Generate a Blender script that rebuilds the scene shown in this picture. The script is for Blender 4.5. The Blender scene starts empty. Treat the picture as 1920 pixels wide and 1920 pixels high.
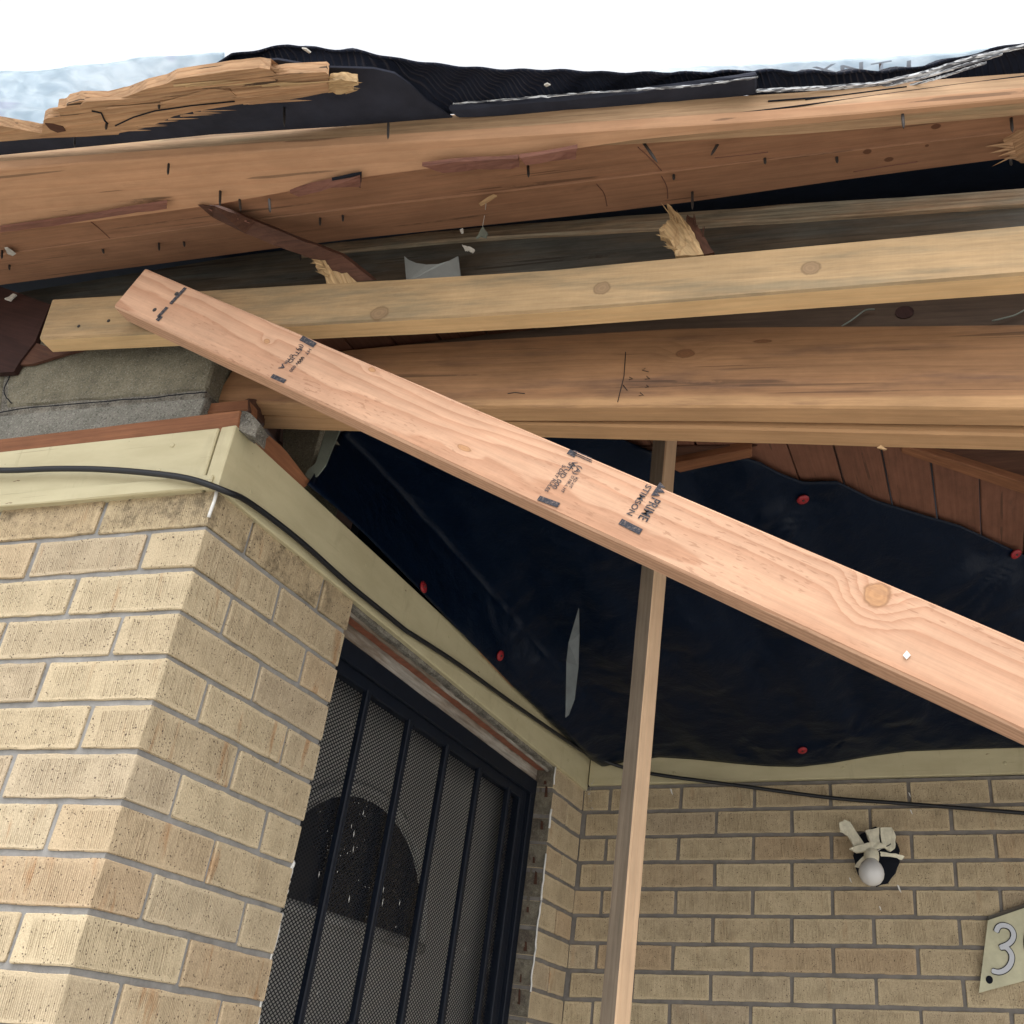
import bpy, bmesh, math, random
from mathutils import Vector, Matrix, noise
C = bpy.context.scene
V = Vector
rnd = random.Random(7)

# ---------------------------------------------------------------- camera, sky, sun, exposure
cam_data = bpy.data.cameras.new('camera')
cam = bpy.data.objects.new('camera', cam_data)
C.collection.objects.link(cam)
cam.location = (0.86040, -1.07850, 1.58194)
cam.rotation_euler = (2.083550, -0.076841, 0.297189)
cam_data.sensor_fit = 'HORIZONTAL'
cam_data.sensor_width = 36.0
cam_data.lens = 36.0 * 1861.398 / 1920.0
cam_data.shift_y = (996.718 - 960.0) / 1920.0
cam_data.clip_start = 0.02
cam_data.clip_end = 500
C.camera = cam

SUN_EL, SUN_AZ = math.radians(64), math.radians(155)     # azimuth clockwise from +Y
world = bpy.data.worlds.new('World')
C.world = world
world.use_nodes = True
wn = world.node_tree
bgn = wn.nodes['Background']
sky = wn.nodes.new('ShaderNodeTexSky')
sky.sky_type = 'NISHITA'
sky.sun_disc = False
sky.sun_elevation = SUN_EL
sky.sun_rotation = SUN_AZ
sky.air_density = 1.0
sky.dust_density = 2.5
sky.ozone_density = 1.0
hs = wn.nodes.new('ShaderNodeHueSaturation')              # overcast: the sky is nearly white
hs.inputs['Saturation'].default_value = 0.14
wn.links.new(sky.outputs['Color'], hs.inputs['Color'])
wn.links.new(hs.outputs['Color'], bgn.inputs['Color'])
bgn.inputs['Strength'].default_value = 0.15

sl = bpy.data.lights.new('sun', 'SUN')
sl.energy = 0.5
sl.angle = math.radians(40)
sl.color = (1.0, 0.96, 0.91)
so = bpy.data.objects.new('sun', sl)
C.collection.objects.link(so)
sd = V((math.sin(SUN_AZ) * math.cos(SUN_EL), math.cos(SUN_AZ) * math.cos(SUN_EL), math.sin(SUN_EL)))
so.rotation_euler = sd.to_track_quat('Z', 'Y').to_euler()

C.view_settings.view_transform = 'Standard'
C.view_settings.look = 'None'
C.view_settings.gamma = 1.0
C.view_settings.use_curve_mapping = False
C.view_settings.exposure = 1.52
C.cycles.max_bounces = 8
C.cycles.transparent_max_bounces = 12

# ---------------------------------------------------------------- node helper
class NB:
    def __init__(self, name):
        self.m = bpy.data.materials.new(name)
        self.m.use_nodes = True
        self.t = self.m.node_tree
        self.p = self.t.nodes['Principled BSDF']
        self.p.inputs['Specular IOR Level'].default_value = 0.3
    def n(self, kind, **kw):
        x = self.t.nodes.new(kind)
        for k, v in kw.items(): setattr(x, k, v)
        return x
    def put(self, sock, v):
        if v is None: return
        if isinstance(v, (int, float, tuple, list, V)): sock.default_value = v
        else: self.t.links.new(v, sock)
    def math(self, op, a, b=None, c=None, clamp=False):
        x = self.n('ShaderNodeMath', operation=op, use_clamp=clamp)
        for i, v in enumerate((a, b, c)): self.put(x.inputs[i], v)
        return x.outputs[0]
    def vec(self, op, a, b=None, s=None):
        x = self.n('ShaderNodeVectorMath', operation=op)
        self.put(x.inputs[0], a)
        if b is not None: self.put(x.inputs[1], b)
        if s is not None: self.put(x.inputs['Scale'], s)
        return x.outputs['Value'] if op in ('LENGTH', 'DISTANCE', 'DOT_PRODUCT') else x.outputs['Vector']
    def obj(self):
        return self.n('ShaderNodeTexCoord').outputs['Object']
    def rand(self):
        return self.n('ShaderNodeObjectInfo').outputs['Random']
    def sep(self, v):
        x = self.n('ShaderNodeSeparateXYZ'); self.put(x.inputs[0], v); return x.outputs
    def comb(self, a, b, c):
        x = self.n('ShaderNodeCombineXYZ')
        for i, v in enumerate((a, b, c)): self.put(x.inputs[i], v)
        return x.outputs[0]
    def noise(self, v, scale=1.0, detail=3.0, rough=0.55, dist=0.0, col=False):
        x = self.n('ShaderNodeTexNoise')
        self.put(x.inputs['Vector'], v); self.put(x.inputs['Scale'], scale)
        x.inputs['Detail'].default_value = detail; x.inputs['Roughness'].default_value = rough
        x.inputs['Distortion'].default_value = dist
        return x.outputs['Color' if col else 'Fac']
    def vor(self, v, scale=1.0, feature='F1', out='Distance'):
        x = self.n('ShaderNodeTexVoronoi', feature=feature)
        self.put(x.inputs['Vector'], v); self.put(x.inputs['Scale'], scale)
        return x.outputs[out]
    def rng(self, v, a, b, c=0.0, d=1.0, smooth=True):
        x = self.n('ShaderNodeMapRange')
        x.interpolation_type = 'SMOOTHSTEP' if smooth else 'LINEAR'
        self.put(x.inputs[0], v)
        for i, q in enumerate((a, b, c, d)): self.put(x.inputs[i + 1], q)
        return x.outputs[0]
    def mix(self, f, a, b, blend='MIX'):
        x = self.n('ShaderNodeMix', data_type='RGBA', blend_type=blend)
        self.put(x.inputs[0], f)
        for i, q in ((6, a), (7, b)):
            if isinstance(q, tuple) and len(q) == 3: q = q + (1.0,)
            self.put(x.inputs[i], q)
        return x.outputs[2]
    def bump(self, h, strength=0.3, dist=0.002, normal=None):
        x = self.n('ShaderNodeBump')
        x.inputs['Strength'].default_value = strength; x.inputs['Distance'].default_value = dist
        self.put(x.inputs['Height'], h)
        if normal is not None: self.put(x.inputs['Normal'], normal)
        return x.outputs[0]
    def done(self, color, rough=0.8, normal=None, spec=None):
        if isinstance(color, tuple) and len(color) == 3: color = color + (1.0,)
        self.put(self.p.inputs['Base Color'], color)
        self.put(self.p.inputs['Roughness'], rough)
        if normal is not None: self.put(self.p.inputs['Normal'], normal)
        if spec is not None: self.p.inputs['Specular IOR Level'].default_value = spec
        return self.m

def slow_f(b, P): return b.noise(b.vec('MULTIPLY', P, (3.0, 9.0, 9.0)), 1.0, 3, 0.5)

def wood(name, c1, c2, scale=40, centre=(0.0, 0.05, -0.03), warp=0.02, contrast=0.7, gray=None, gray_amt=0.0,
         knots=(), fibre=0.35, blotch=0.25, rough=0.75, bump=0.25, saw=0.0, soot=0.0, cracks=0.0, stretch=1.3, power=2.2, low=None, ktone=(0.75, 0.7, 0.68), fleck=0.0):
    b = NB(name)
    P0 = b.obj()
    off = b.math('MULTIPLY', b.rand(), 7.0)
    P = b.vec('ADD', P0, b.comb(off, b.math('MULTIPLY', off, 0.003), b.math('MULTIPLY', off, 0.002)))
    slow = b.noise(b.vec('MULTIPLY', P, (stretch, 7.0, 7.0)), 1.0, 3, 0.5, col=True)
    w = b.vec('SCALE', b.vec('SUBTRACT', slow, (0.5, 0.5, 0.5)), s=warp * 2)
    wob = b.noise(b.vec('MULTIPLY', P, (14.0, 60.0, 60.0)), 1.0, 2, 0.5, col=True)
    w = b.vec('ADD', w, b.vec('SCALE', b.vec('SUBTRACT', wob, (0.5, 0.5, 0.5)), s=0.0035))
    Q = b.vec('ADD', b.vec('ADD', P0, w), tuple(centre))
    km = None; kring = None; krim = None
    for (kx, kz, kr, asp) in knots:
        d = b.vec('LENGTH', b.vec('MULTIPLY', b.vec('SUBTRACT', P0, (kx, 0, kz)), (1.0 / asp, 0.0, 1.0)))
        d = b.math('ADD', d, b.math('MULTIPLY', b.math('SUBTRACT', b.noise(P0, 90.0, 2), 0.5), kr * 0.5))
        bulge = b.rng(d, 0.0, kr * 3.6, kr * 1.1, 0.0)
        Q = b.vec('ADD', Q, b.comb(0.0, bulge, bulge))
        m = b.rng(d, kr * 0.8, kr * 1.12, 1.0, 0.0)
        rm = b.math('MULTIPLY', b.rng(d, kr * 0.68, kr * 0.92), m)
        krim = rm if krim is None else b.math('MAXIMUM', krim, rm)
        rg = b.math('MULTIPLY', b.math('SINE', b.math('MULTIPLY', d, 14.0 / kr)), m)
        km = m if km is None else b.math('MAXIMUM', km, m)
        kring = rg if kring is None else b.math('ADD', kring, rg)
    wv = b.n('ShaderNodeTexWave', wave_type='RINGS', rings_direction='X', wave_profile='SAW')
    b.put(wv.inputs['Vector'], Q); b.put(wv.inputs['Scale'], scale)
    wv.inputs['Distortion'].default_value = 0.0
    ring = b.math('POWER', b.math('MULTIPLY', wv.outputs['Fac'], b.rng(wv.outputs['Fac'], 0.86, 1.0, 1.0, 0.0)), power)
    fib = b.noise(b.vec('MULTIPLY', P, (6.0, 190.0, 190.0)), 1.0, 5, 0.72)
    blo = b.noise(b.vec('MULTIPLY', P, (9.0, 24.0, 24.0)), 1.0, 6, 0.68)
    col = b.mix(b.math('MULTIPLY', ring, contrast), c1, c2)
    if low:                                                  # paler sapwood along the lower edge
        lz = b.math('ADD', b.sep(P0)[2], b.math('MULTIPLY', b.math('SUBTRACT', slow_f(b, P), 0.5), 0.02))
        col = b.mix(b.rng(lz, low[0] - 0.004, low[0] + 0.006, 0.9, 0.0), col, low[1])
    dk = b.rng(fib, 0.3, 0.75, 1.0 - fibre, 1.0 + fibre * 0.35, smooth=False)
    dk = b.math('MULTIPLY', dk, b.rng(blo, 0.25, 0.75, 1.0 - blotch, 1.0 + blotch * 0.6, smooth=False))
    if saw:
        s = b.noise(b.vec('MULTIPLY', P, (260.0, 2.0, 6.0)), 1.0, 2, 0.5)
        dk = b.math('MULTIPLY', dk, b.rng(s, 0.3, 0.7, 1.0 - saw, 1.0 + saw * 0.5))
    if gray is not None:
        g = b.noise(b.vec('MULTIPLY', P, (4.0, 30.0, 30.0)), 1.0, 5, 0.65)
        col = b.mix(b.rng(g, 0.62 - gray_amt * 0.5, 0.9 - gray_amt * 0.5), col, gray)
    col = b.mix(1.0, col, b.comb(dk, dk, dk), 'MULTIPLY')
    if soot:
        g = b.noise(b.vec('MULTIPLY', P, (6.0, 40.0, 22.0)), 1.0, 6, 0.7)
        col = b.mix(b.rng(g, 0.58, 0.78, 0.0, soot), col, (0.03, 0.022, 0.018))
    if fleck:                                                # short brown pitch flecks and handling marks
        g = b.noise(b.vec('MULTIPLY', P, (60.0, 420.0, 300.0)), 1.0, 2, 0.5)
        zone = b.rng(b.noise(b.vec('MULTIPLY', P, (3.0, 16.0, 16.0)), 1.0, 3, 0.5), 0.46, 0.6)
        col = b.mix(b.math('MULTIPLY', b.math('MULTIPLY', b.rng(g, 0.58, 0.66), zone), fleck * 0.6), col, tuple(x * 0.62 for x in c2))
        dirt = b.rng(b.noise(b.vec('MULTIPLY', P, (5.0, 12.0, 12.0)), 1.0, 6, 0.75), 0.56, 0.74, 0.0, 0.3 * fleck)
        col = b.mix(dirt, col, tuple(x * 0.75 for x in c2))
    if cracks:
        g = b.noise(b.vec('MULTIPLY', P, (2.2, 95.0, 95.0)), 1.0, 2, 0.5)
        ck = b.math('MULTIPLY', b.rng(g, 0.655, 0.675, 0.0, 1.0), b.rng(blo, 0.4, 0.5))
        col = b.mix(b.math('MULTIPLY', ck, cracks), col, (0.025, 0.016, 0.012))
    if km is not None:
        kc = b.mix(b.rng(kring, -1.0, 1.0, 0.0, 0.35), tuple(x * kt for x, kt in zip(c2, ktone)), tuple(x * 0.6 * kt for x, kt in zip(c2, ktone)))
        kc = b.mix(b.math('MULTIPLY', b.rng(fib, 0.45, 0.7), 0.45), kc, tuple(x * 0.5 for x in c2))
        kc = b.mix(b.math('MULTIPLY', krim, 0.75), kc, tuple(x * 0.33 for x in c2))
        col = b.mix(b.math('MULTIPLY', km, 0.9), col, kc)
    h = b.math('ADD', b.math('MULTIPLY', ring, 0.5), fib)
    return b.done(col, rough, b.bump(h, bump, 0.0012), spec=0.25)

# ---------------------------------------------------------------- materials
M = {}
M['golden'] = wood('golden_pine', (0.40, 0.27, 0.142), (0.335, 0.21, 0.102), scale=26, centre=(0, 0.02, -0.11), contrast=0.35,
                   gray=(0.26, 0.195, 0.115), gray_amt=0.4, fibre=0.22, blotch=0.25, saw=0.02, soot=0.32, stretch=0.8,
                   knots=((-0.124, -0.038, 0.0145, 1.15), (0.223, -0.018, 0.0125, 1.05), (0.506, -0.008, 0.0125, 1.05)), ktone=(0.75, 0.78, 0.9))
M['goldbounce'] = wood('golden_pine_underside', (0.68, 0.465, 0.245), (0.57, 0.36, 0.17), scale=30, contrast=0.4, fibre=0.18, blotch=0.15, soot=0.1)
M['stud'] = wood('fir_stud', (0.55, 0.335, 0.218), (0.40, 0.20, 0.115), scale=38, centre=(0, 0.075, 0.03), warp=0.022, contrast=0.9,
                 fibre=0.2, blotch=0.16, rough=0.7, bump=0.15, stretch=1.5, power=1.7, saw=0.015, fleck=0.8,
                 knots=((0.544, 0.025, 0.0155, 0.95), (0.011, -0.0156, 0.004, 3.0), (-0.403, 0.010, 0.0045, 1.6), (-0.20, 0.035, 0.004, 1.8)), ktone=(1.12, 1.2, 1.0))
M['header'] = wood('aged_header', (0.32, 0.172, 0.086), (0.24, 0.118, 0.056), scale=36, centre=(0, 0.1, 0.06), contrast=0.5,
                   gray=(0.18, 0.10, 0.062), gray_amt=0.3, fibre=0.24, blotch=0.24, soot=0.15, cracks=0.45, low=(-0.043, (0.48, 0.285, 0.14)),
                   knots=((0.151, 0.036, 0.0085, 1.7), (0.259, 0.0536, 0.0035, 4.0)))
M['underply'] = wood('header_ply', (0.50, 0.30, 0.155), (0.41, 0.225, 0.11), scale=30, contrast=0.4, fibre=0.18, blotch=0.15, soot=0.15)
M['deck'] = wood('deck_pine', (0.335, 0.175, 0.10), (0.265, 0.124, 0.066), scale=16, centre=(0, 0.0, -0.2), warp=0.03, contrast=0.45,
                 fibre=0.22, blotch=0.25, soot=0.3, cracks=0.5, bump=0.12,
                 knots=((0.6935, 0.030, 0.006, 1.0), (0.7224, 0.004, 0.006, 1.1), (0.77, 0.026, 0.003, 0.9)), ktone=(0.45, 0.4, 0.4))
M['edge'] = wood('edge_board', (0.43, 0.245, 0.138), (0.345, 0.175, 0.093), scale=18, centre=(0, 0.0, -0.2), warp=0.03, contrast=0.45,
                 fibre=0.14, blotch=0.2, soot=0.2, cracks=0.5, bump=0.12)
M['band'] = wood('weathered_edge', (0.46, 0.30, 0.175), (0.33, 0.195, 0.11), scale=55, contrast=0.7, gray=(0.30, 0.235, 0.14), gray_amt=0.22,
                 fibre=0.35, blotch=0.25, soot=0.3, cracks=0.4)
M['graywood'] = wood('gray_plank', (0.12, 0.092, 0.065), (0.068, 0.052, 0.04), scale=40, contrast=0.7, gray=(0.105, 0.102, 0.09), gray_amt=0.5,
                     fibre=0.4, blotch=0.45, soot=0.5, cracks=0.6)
M['rough'] = wood('rough_sawn_strip', (0.42, 0.29, 0.18), (0.24, 0.13, 0.075), scale=60, contrast=0.8, gray=(0.34, 0.29, 0.21), gray_amt=0.5,
                  fibre=0.6, blotch=0.4, soot=0.4, bump=0.8)
M['blockwood'] = wood('dark_brown_board', (0.085, 0.055, 0.036), (0.06, 0.036, 0.024), scale=30, contrast=0.5, fibre=0.3, blotch=0.3)
M['splitred'] = wood('dull_red_split', (0.21, 0.095, 0.068), (0.15, 0.06, 0.045), scale=50, contrast=0.6, fibre=0.4, blotch=0.3, soot=0.3)
M['shadowwood'] = wood('near_black_shade_and_knot_wood', (0.045, 0.018, 0.014), (0.028, 0.011, 0.009), scale=30, contrast=0.6, fibre=0.4, blotch=0.4)  # near black holds the rafter end's shade; also serves the dark knot
M['redwood'] = wood('red_brown_batten', (0.25, 0.105, 0.05), (0.18, 0.07, 0.035), scale=30, contrast=0.5, fibre=0.35, blotch=0.3, soot=0.3)
M['darkred'] = wood('dark_red_wood', (0.10, 0.045, 0.028), (0.065, 0.026, 0.018), scale=30, contrast=0.6, fibre=0.4, blotch=0.4, soot=0.5)
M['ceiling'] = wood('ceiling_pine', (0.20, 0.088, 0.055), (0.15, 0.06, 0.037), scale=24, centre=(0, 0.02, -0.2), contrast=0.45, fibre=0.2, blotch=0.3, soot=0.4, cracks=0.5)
M['post'] = wood('post_pine', (0.56, 0.385, 0.245), (0.48, 0.30, 0.175), scale=30, centre=(0, 0.03, -0.05), contrast=0.35, fibre=0.14, blotch=0.14, soot=0.12)
M['graypost'] = wood('weathered_shaded_post_face', (0.22, 0.175, 0.13), (0.15, 0.115, 0.085), scale=34, centre=(0, 0.03, -0.05), contrast=0.6, fibre=0.3, blotch=0.25, soot=0.25)
M['splinter'] = wood('split_pine', (0.50, 0.305, 0.17), (0.34, 0.175, 0.085), scale=60, contrast=0.8, fibre=0.45, blotch=0.3, soot=0.3, bump=0.45, cracks=0.9)
M['freshsplit'] = wood('fresh_split_pine', (0.58, 0.40, 0.21), (0.40, 0.235, 0.11), scale=70, contrast=0.8, fibre=0.5, blotch=0.3, bump=0.6)

def plain(name, col, rough=0.8, var=0.15, sc=30, bump=0.1, spec=0.3, metal=0.0):
    b = NB(name)
    P = b.obj()
    f = b.rng(b.noise(P, sc, 5, 0.65), 0.25, 0.75, 1 - var, 1 + var, smooth=False)
    c = b.mix(1.0, col, b.comb(f, f, f), 'MULTIPLY')
    b.p.inputs['Metallic'].default_value = metal
    return b.done(c, rough, b.bump(b.noise(P, sc * 8, 3), bump, 0.001), spec=spec)

def paint_mat():
    b = NB('cream_paint')
    P = b.obj()
    st = b.noise(b.vec('MULTIPLY', P, (6, 6, 22)), 1.0, 5, 0.6)
    c = b.mix(b.rng(st, 0.35, 0.7), (0.50, 0.447, 0.285), (0.44, 0.387, 0.24))
    sp = b.rng(b.noise(P, 160, 3, 0.6), 0.70, 0.75)
    c = b.mix(b.math('MULTIPLY', sp, 0.8), c, (0.12, 0.10, 0.06))
    gr = b.rng(b.noise(b.vec('MULTIPLY', P, (9, 9, 3)), 1.0, 6, 0.7), 0.54, 0.72, 0, 0.4)
    c = b.mix(gr, c, (0.28, 0.23, 0.14))
    run = b.rng(b.noise(b.vec('MULTIPLY', P, (70, 70, 5)), 1.0, 4, 0.6), 0.60, 0.72, 0, 0.3)
    c = b.mix(run, c, (0.27, 0.22, 0.13))
    ch = b.noise(b.vec('MULTIPLY', P, (20, 20, 45)), 1.0, 5, 0.7)
    chip = b.rng(ch, 0.685, 0.70)
    c = b.mix(chip, c, (0.20, 0.14, 0.085))
    sc_ = b.rng(b.noise(b.vec('MULTIPLY', P, (5, 5, 260)), 1.0, 2, 0.5), 0.70, 0.73, 0, 0.45)
    c = b.mix(sc_, c, (0.26, 0.21, 0.13))
    h = b.math('SUBTRACT', b.noise(b.vec('MULTIPLY', P, (40, 40, 160)), 1.0, 3), b.math('MULTIPLY', chip, 2.0))
    return b.done(c, 0.55, b.bump(h, 0.3, 0.001))
M['paint'] = paint_mat()
M['white'] = wood('weathered_white_paint', (0.46, 0.43, 0.38), (0.34, 0.30, 0.25), scale=60, contrast=0.5, gray=(0.22, 0.17, 0.125), gray_amt=0.55, fibre=0.35, blotch=0.35, soot=0.4)
M['caulk'] = plain('white_caulk', (0.7, 0.69, 0.66), 0.6, 0.15, 90)
M['redpaint'] = plain('red_brown_frame', (0.23, 0.085, 0.05), 0.6, 0.35, 60)
M['steel'] = plain('black_painted_steel', (0.0035, 0.0065, 0.014), 0.5, 0.2, 50, 0.1, 0.25)
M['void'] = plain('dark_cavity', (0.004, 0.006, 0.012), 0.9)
M['nail'] = plain('rusty_nail', (0.05, 0.043, 0.04), 0.75, 0.4, 300, 0.2, 0.25, 0.2)
M['ink'] = None
M['cable'] = plain('black_cable', (0.008, 0.009, 0.012), 0.45, 0.1, 60, 0.05, 0.4)
M['bulb'] = plain('bulb_glass', (0.62, 0.61, 0.60), 0.25, 0.03, 10, 0.0, 0.5)
M['porcelain'] = plain('old_white_plastic', (0.68, 0.64, 0.50), 0.5, 0.2, 60, 0.1)
M['redcap'] = plain('red_plastic', (0.26, 0.014, 0.02), 0.45, 0.1, 60, 0.0, 0.4)
M['fluff'] = plain('white_fluff', (0.45, 0.43, 0.39), 0.95)
M['chip'] = plain('wood_chip', (0.42, 0.27, 0.14), 0.9)
M['door'] = plain('white_door', (0.52, 0.51, 0.475), 0.5, 0.08, 8, 0.02)
M['glass'] = plain('dark_glass', (0.022, 0.024, 0.03), 0.12, 0.1, 10, 0.0, 0.5)
M['vent'] = plain('pale_plastic', (0.30, 0.325, 0.325), 0.5, 0.1, 30, 0.0)
M['flap'] = plain('gray_plastic_flap', (0.125, 0.14, 0.145), 0.6, 0.2, 40)
M['strap'] = plain('gray_strap', (0.16, 0.18, 0.15), 0.6, 0.2, 40)
M['digit'] = plain('silver_digit', (0.52, 0.54, 0.58), 0.4, 0.05, 30)
M['plate'] = plain('cream_plate', (0.50, 0.48, 0.33), 0.45, 0.22, 16, 0.05)
M['black'] = plain('black_enamel', (0.012, 0.012, 0.014), 0.5)

def ink_mat():
    b = NB('faded_ink')
    P = b.obj()
    f = b.rng(b.noise(b.vec('MULTIPLY', P, (300, 300, 300)), 1.0, 4, 0.7), 0.48, 0.68)
    c = b.mix(f, (0.04, 0.042, 0.052), (0.17, 0.135, 0.125))
    return b.done(c, 0.8, spec=0.1)
M['ink'] = ink_mat()

def felt_mat(name, ribs, col):
    b = NB(name)
    P = b.obj()
    f = b.rng(b.noise(P, 14, 6, 0.65), 0.3, 0.7, 0.7, 1.25, smooth=False)
    c = b.mix(1.0, col, b.comb(f, f, f), 'MULTIPLY')
    gr = b.rng(b.vor(P, 420), 0.0, 0.16, 1.0, 0.0)
    c = b.mix(b.math('MULTIPLY', gr, 0.25), c, (0.10, 0.10, 0.11))
    n = b.bump(b.noise(P, 60, 5), 0.25, 0.003)
    if ribs:
        wv = b.n('ShaderNodeTexWave', wave_type='BANDS', bands_direction='X')
        sp_ = b.sep(P)
        b.put(wv.inputs['Vector'], b.comb(b.math('ADD', sp_[0], b.math('MULTIPLY', sp_[1], -1.0)), 0.0, 0.0))
        wv.inputs['Scale'].default_value = ribs; wv.inputs['Distortion'].default_value = 0.6
        wv.inputs['Detail Scale'].default_value = 2.0
        r = b.math('POWER', wv.outputs['Fac'], 6.0)
        c = b.mix(b.math('MULTIPLY', r, b.rng(b.noise(P, 9, 4), 0.35, 0.7, 0.0, 0.7)), c, (0.06, 0.055, 0.065))
        n = b.bump(r, 0.6, 0.003, n)
    return b.done(c, 0.85, n, spec=0.2)
M['felt'] = felt_mat('roof_felt_underside', 0, (0.026, 0.029, 0.043))
M['sheath'] = felt_mat('dark_navy_sheathing', 0, (0.0035, 0.0095, 0.025))
M['ribbed'] = felt_mat('ribbed_felt', 30, (0.007, 0.010, 0.021))

def granule_mat():
    b = NB('shingle_edge_granules')
    P = b.obj()
    v = b.vor(b.vec('MULTIPLY', P, (0.10, 1.0, 1.0)), 700, out='Color')
    r = b.sep(v)[0]
    c = b.mix(b.rng(r, 0.3, 0.8), (0.10, 0.105, 0.12), (0.60, 0.62, 0.65))
    return b.done(c, 0.6, b.bump(r, 0.8, 0.003), spec=0.5)
M['granule'] = granule_mat()

def tarp_mat(name, c1, c2, rough, sc, strength):
    b = NB(name)
    P = b.obj()
    f = b.noise(P, 6, 4, 0.6)
    cr = b.noise(b.vec('ADD', b.vec('MULTIPLY', P, (1, 1, 1)), b.vec('SCALE', b.noise(P, 5, 2, col=True), s=0.12)), sc, 5, 0.65)
    fold = b.math('ABSOLUTE', b.math('SUBTRACT', b.noise(P, sc * 0.35, 2, 0.5), 0.5))
    fold = b.rng(fold, 0.0, 0.12)
    n = b.bump(cr, strength, 0.006)
    n = b.bump(fold, strength * 0.7, 0.008, n)
    return b.done(b.mix(f, c1, c2), rough, n, spec=0.13)
M['tarp'] = tarp_mat('black_plastic', (0.0013, 0.0056, 0.0165), (0.0018, 0.006, 0.0165), 0.36, 12, 0.75)

def wrap_mat():
    b = NB('pale_blue_wrap')
    P = b.obj()
    cr = b.noise(b.vec('MULTIPLY', P, (30, 60, 60)), 1.0, 2, 0.45, dist=0.5)
    c = b.mix(b.rng(cr, 0.25, 0.75), (0.57, 0.66, 0.73), (0.77, 0.84, 0.89))
    pr = b.rng(b.noise(b.vec('MULTIPLY', P, (5, 16, 16)), 1.0, 3, 0.5, dist=1.0), 0.6, 0.66, 0, 0.25)
    c = b.mix(pr, c, (0.45, 0.42, 0.62))
    b.p.inputs['Transmission Weight'].default_value = 0.0
    n = b.bump(cr, 0.6, 0.008)
    m = b.done(c, 0.5, n, spec=0.4)
    tr = b.n('ShaderNodeBsdfTranslucent'); b.put(tr.inputs['Color'], c); b.put(tr.inputs['Normal'], n)
    mx = b.n('ShaderNodeMixShader'); mx.inputs[0].default_value = 0.6
    b.t.links.new(b.p.outputs[0], mx.inputs[1]); b.t.links.new(tr.outputs[0], mx.inputs[2])
    b.t.links.new(mx.outputs[0], b.t.nodes['Material Output'].inputs['Surface'])
    return m
M['wrap'] = wrap_mat()
M['letter'] = plain('pale_print', (0.42, 0.49, 0.60), 0.6, 0.1)

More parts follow.
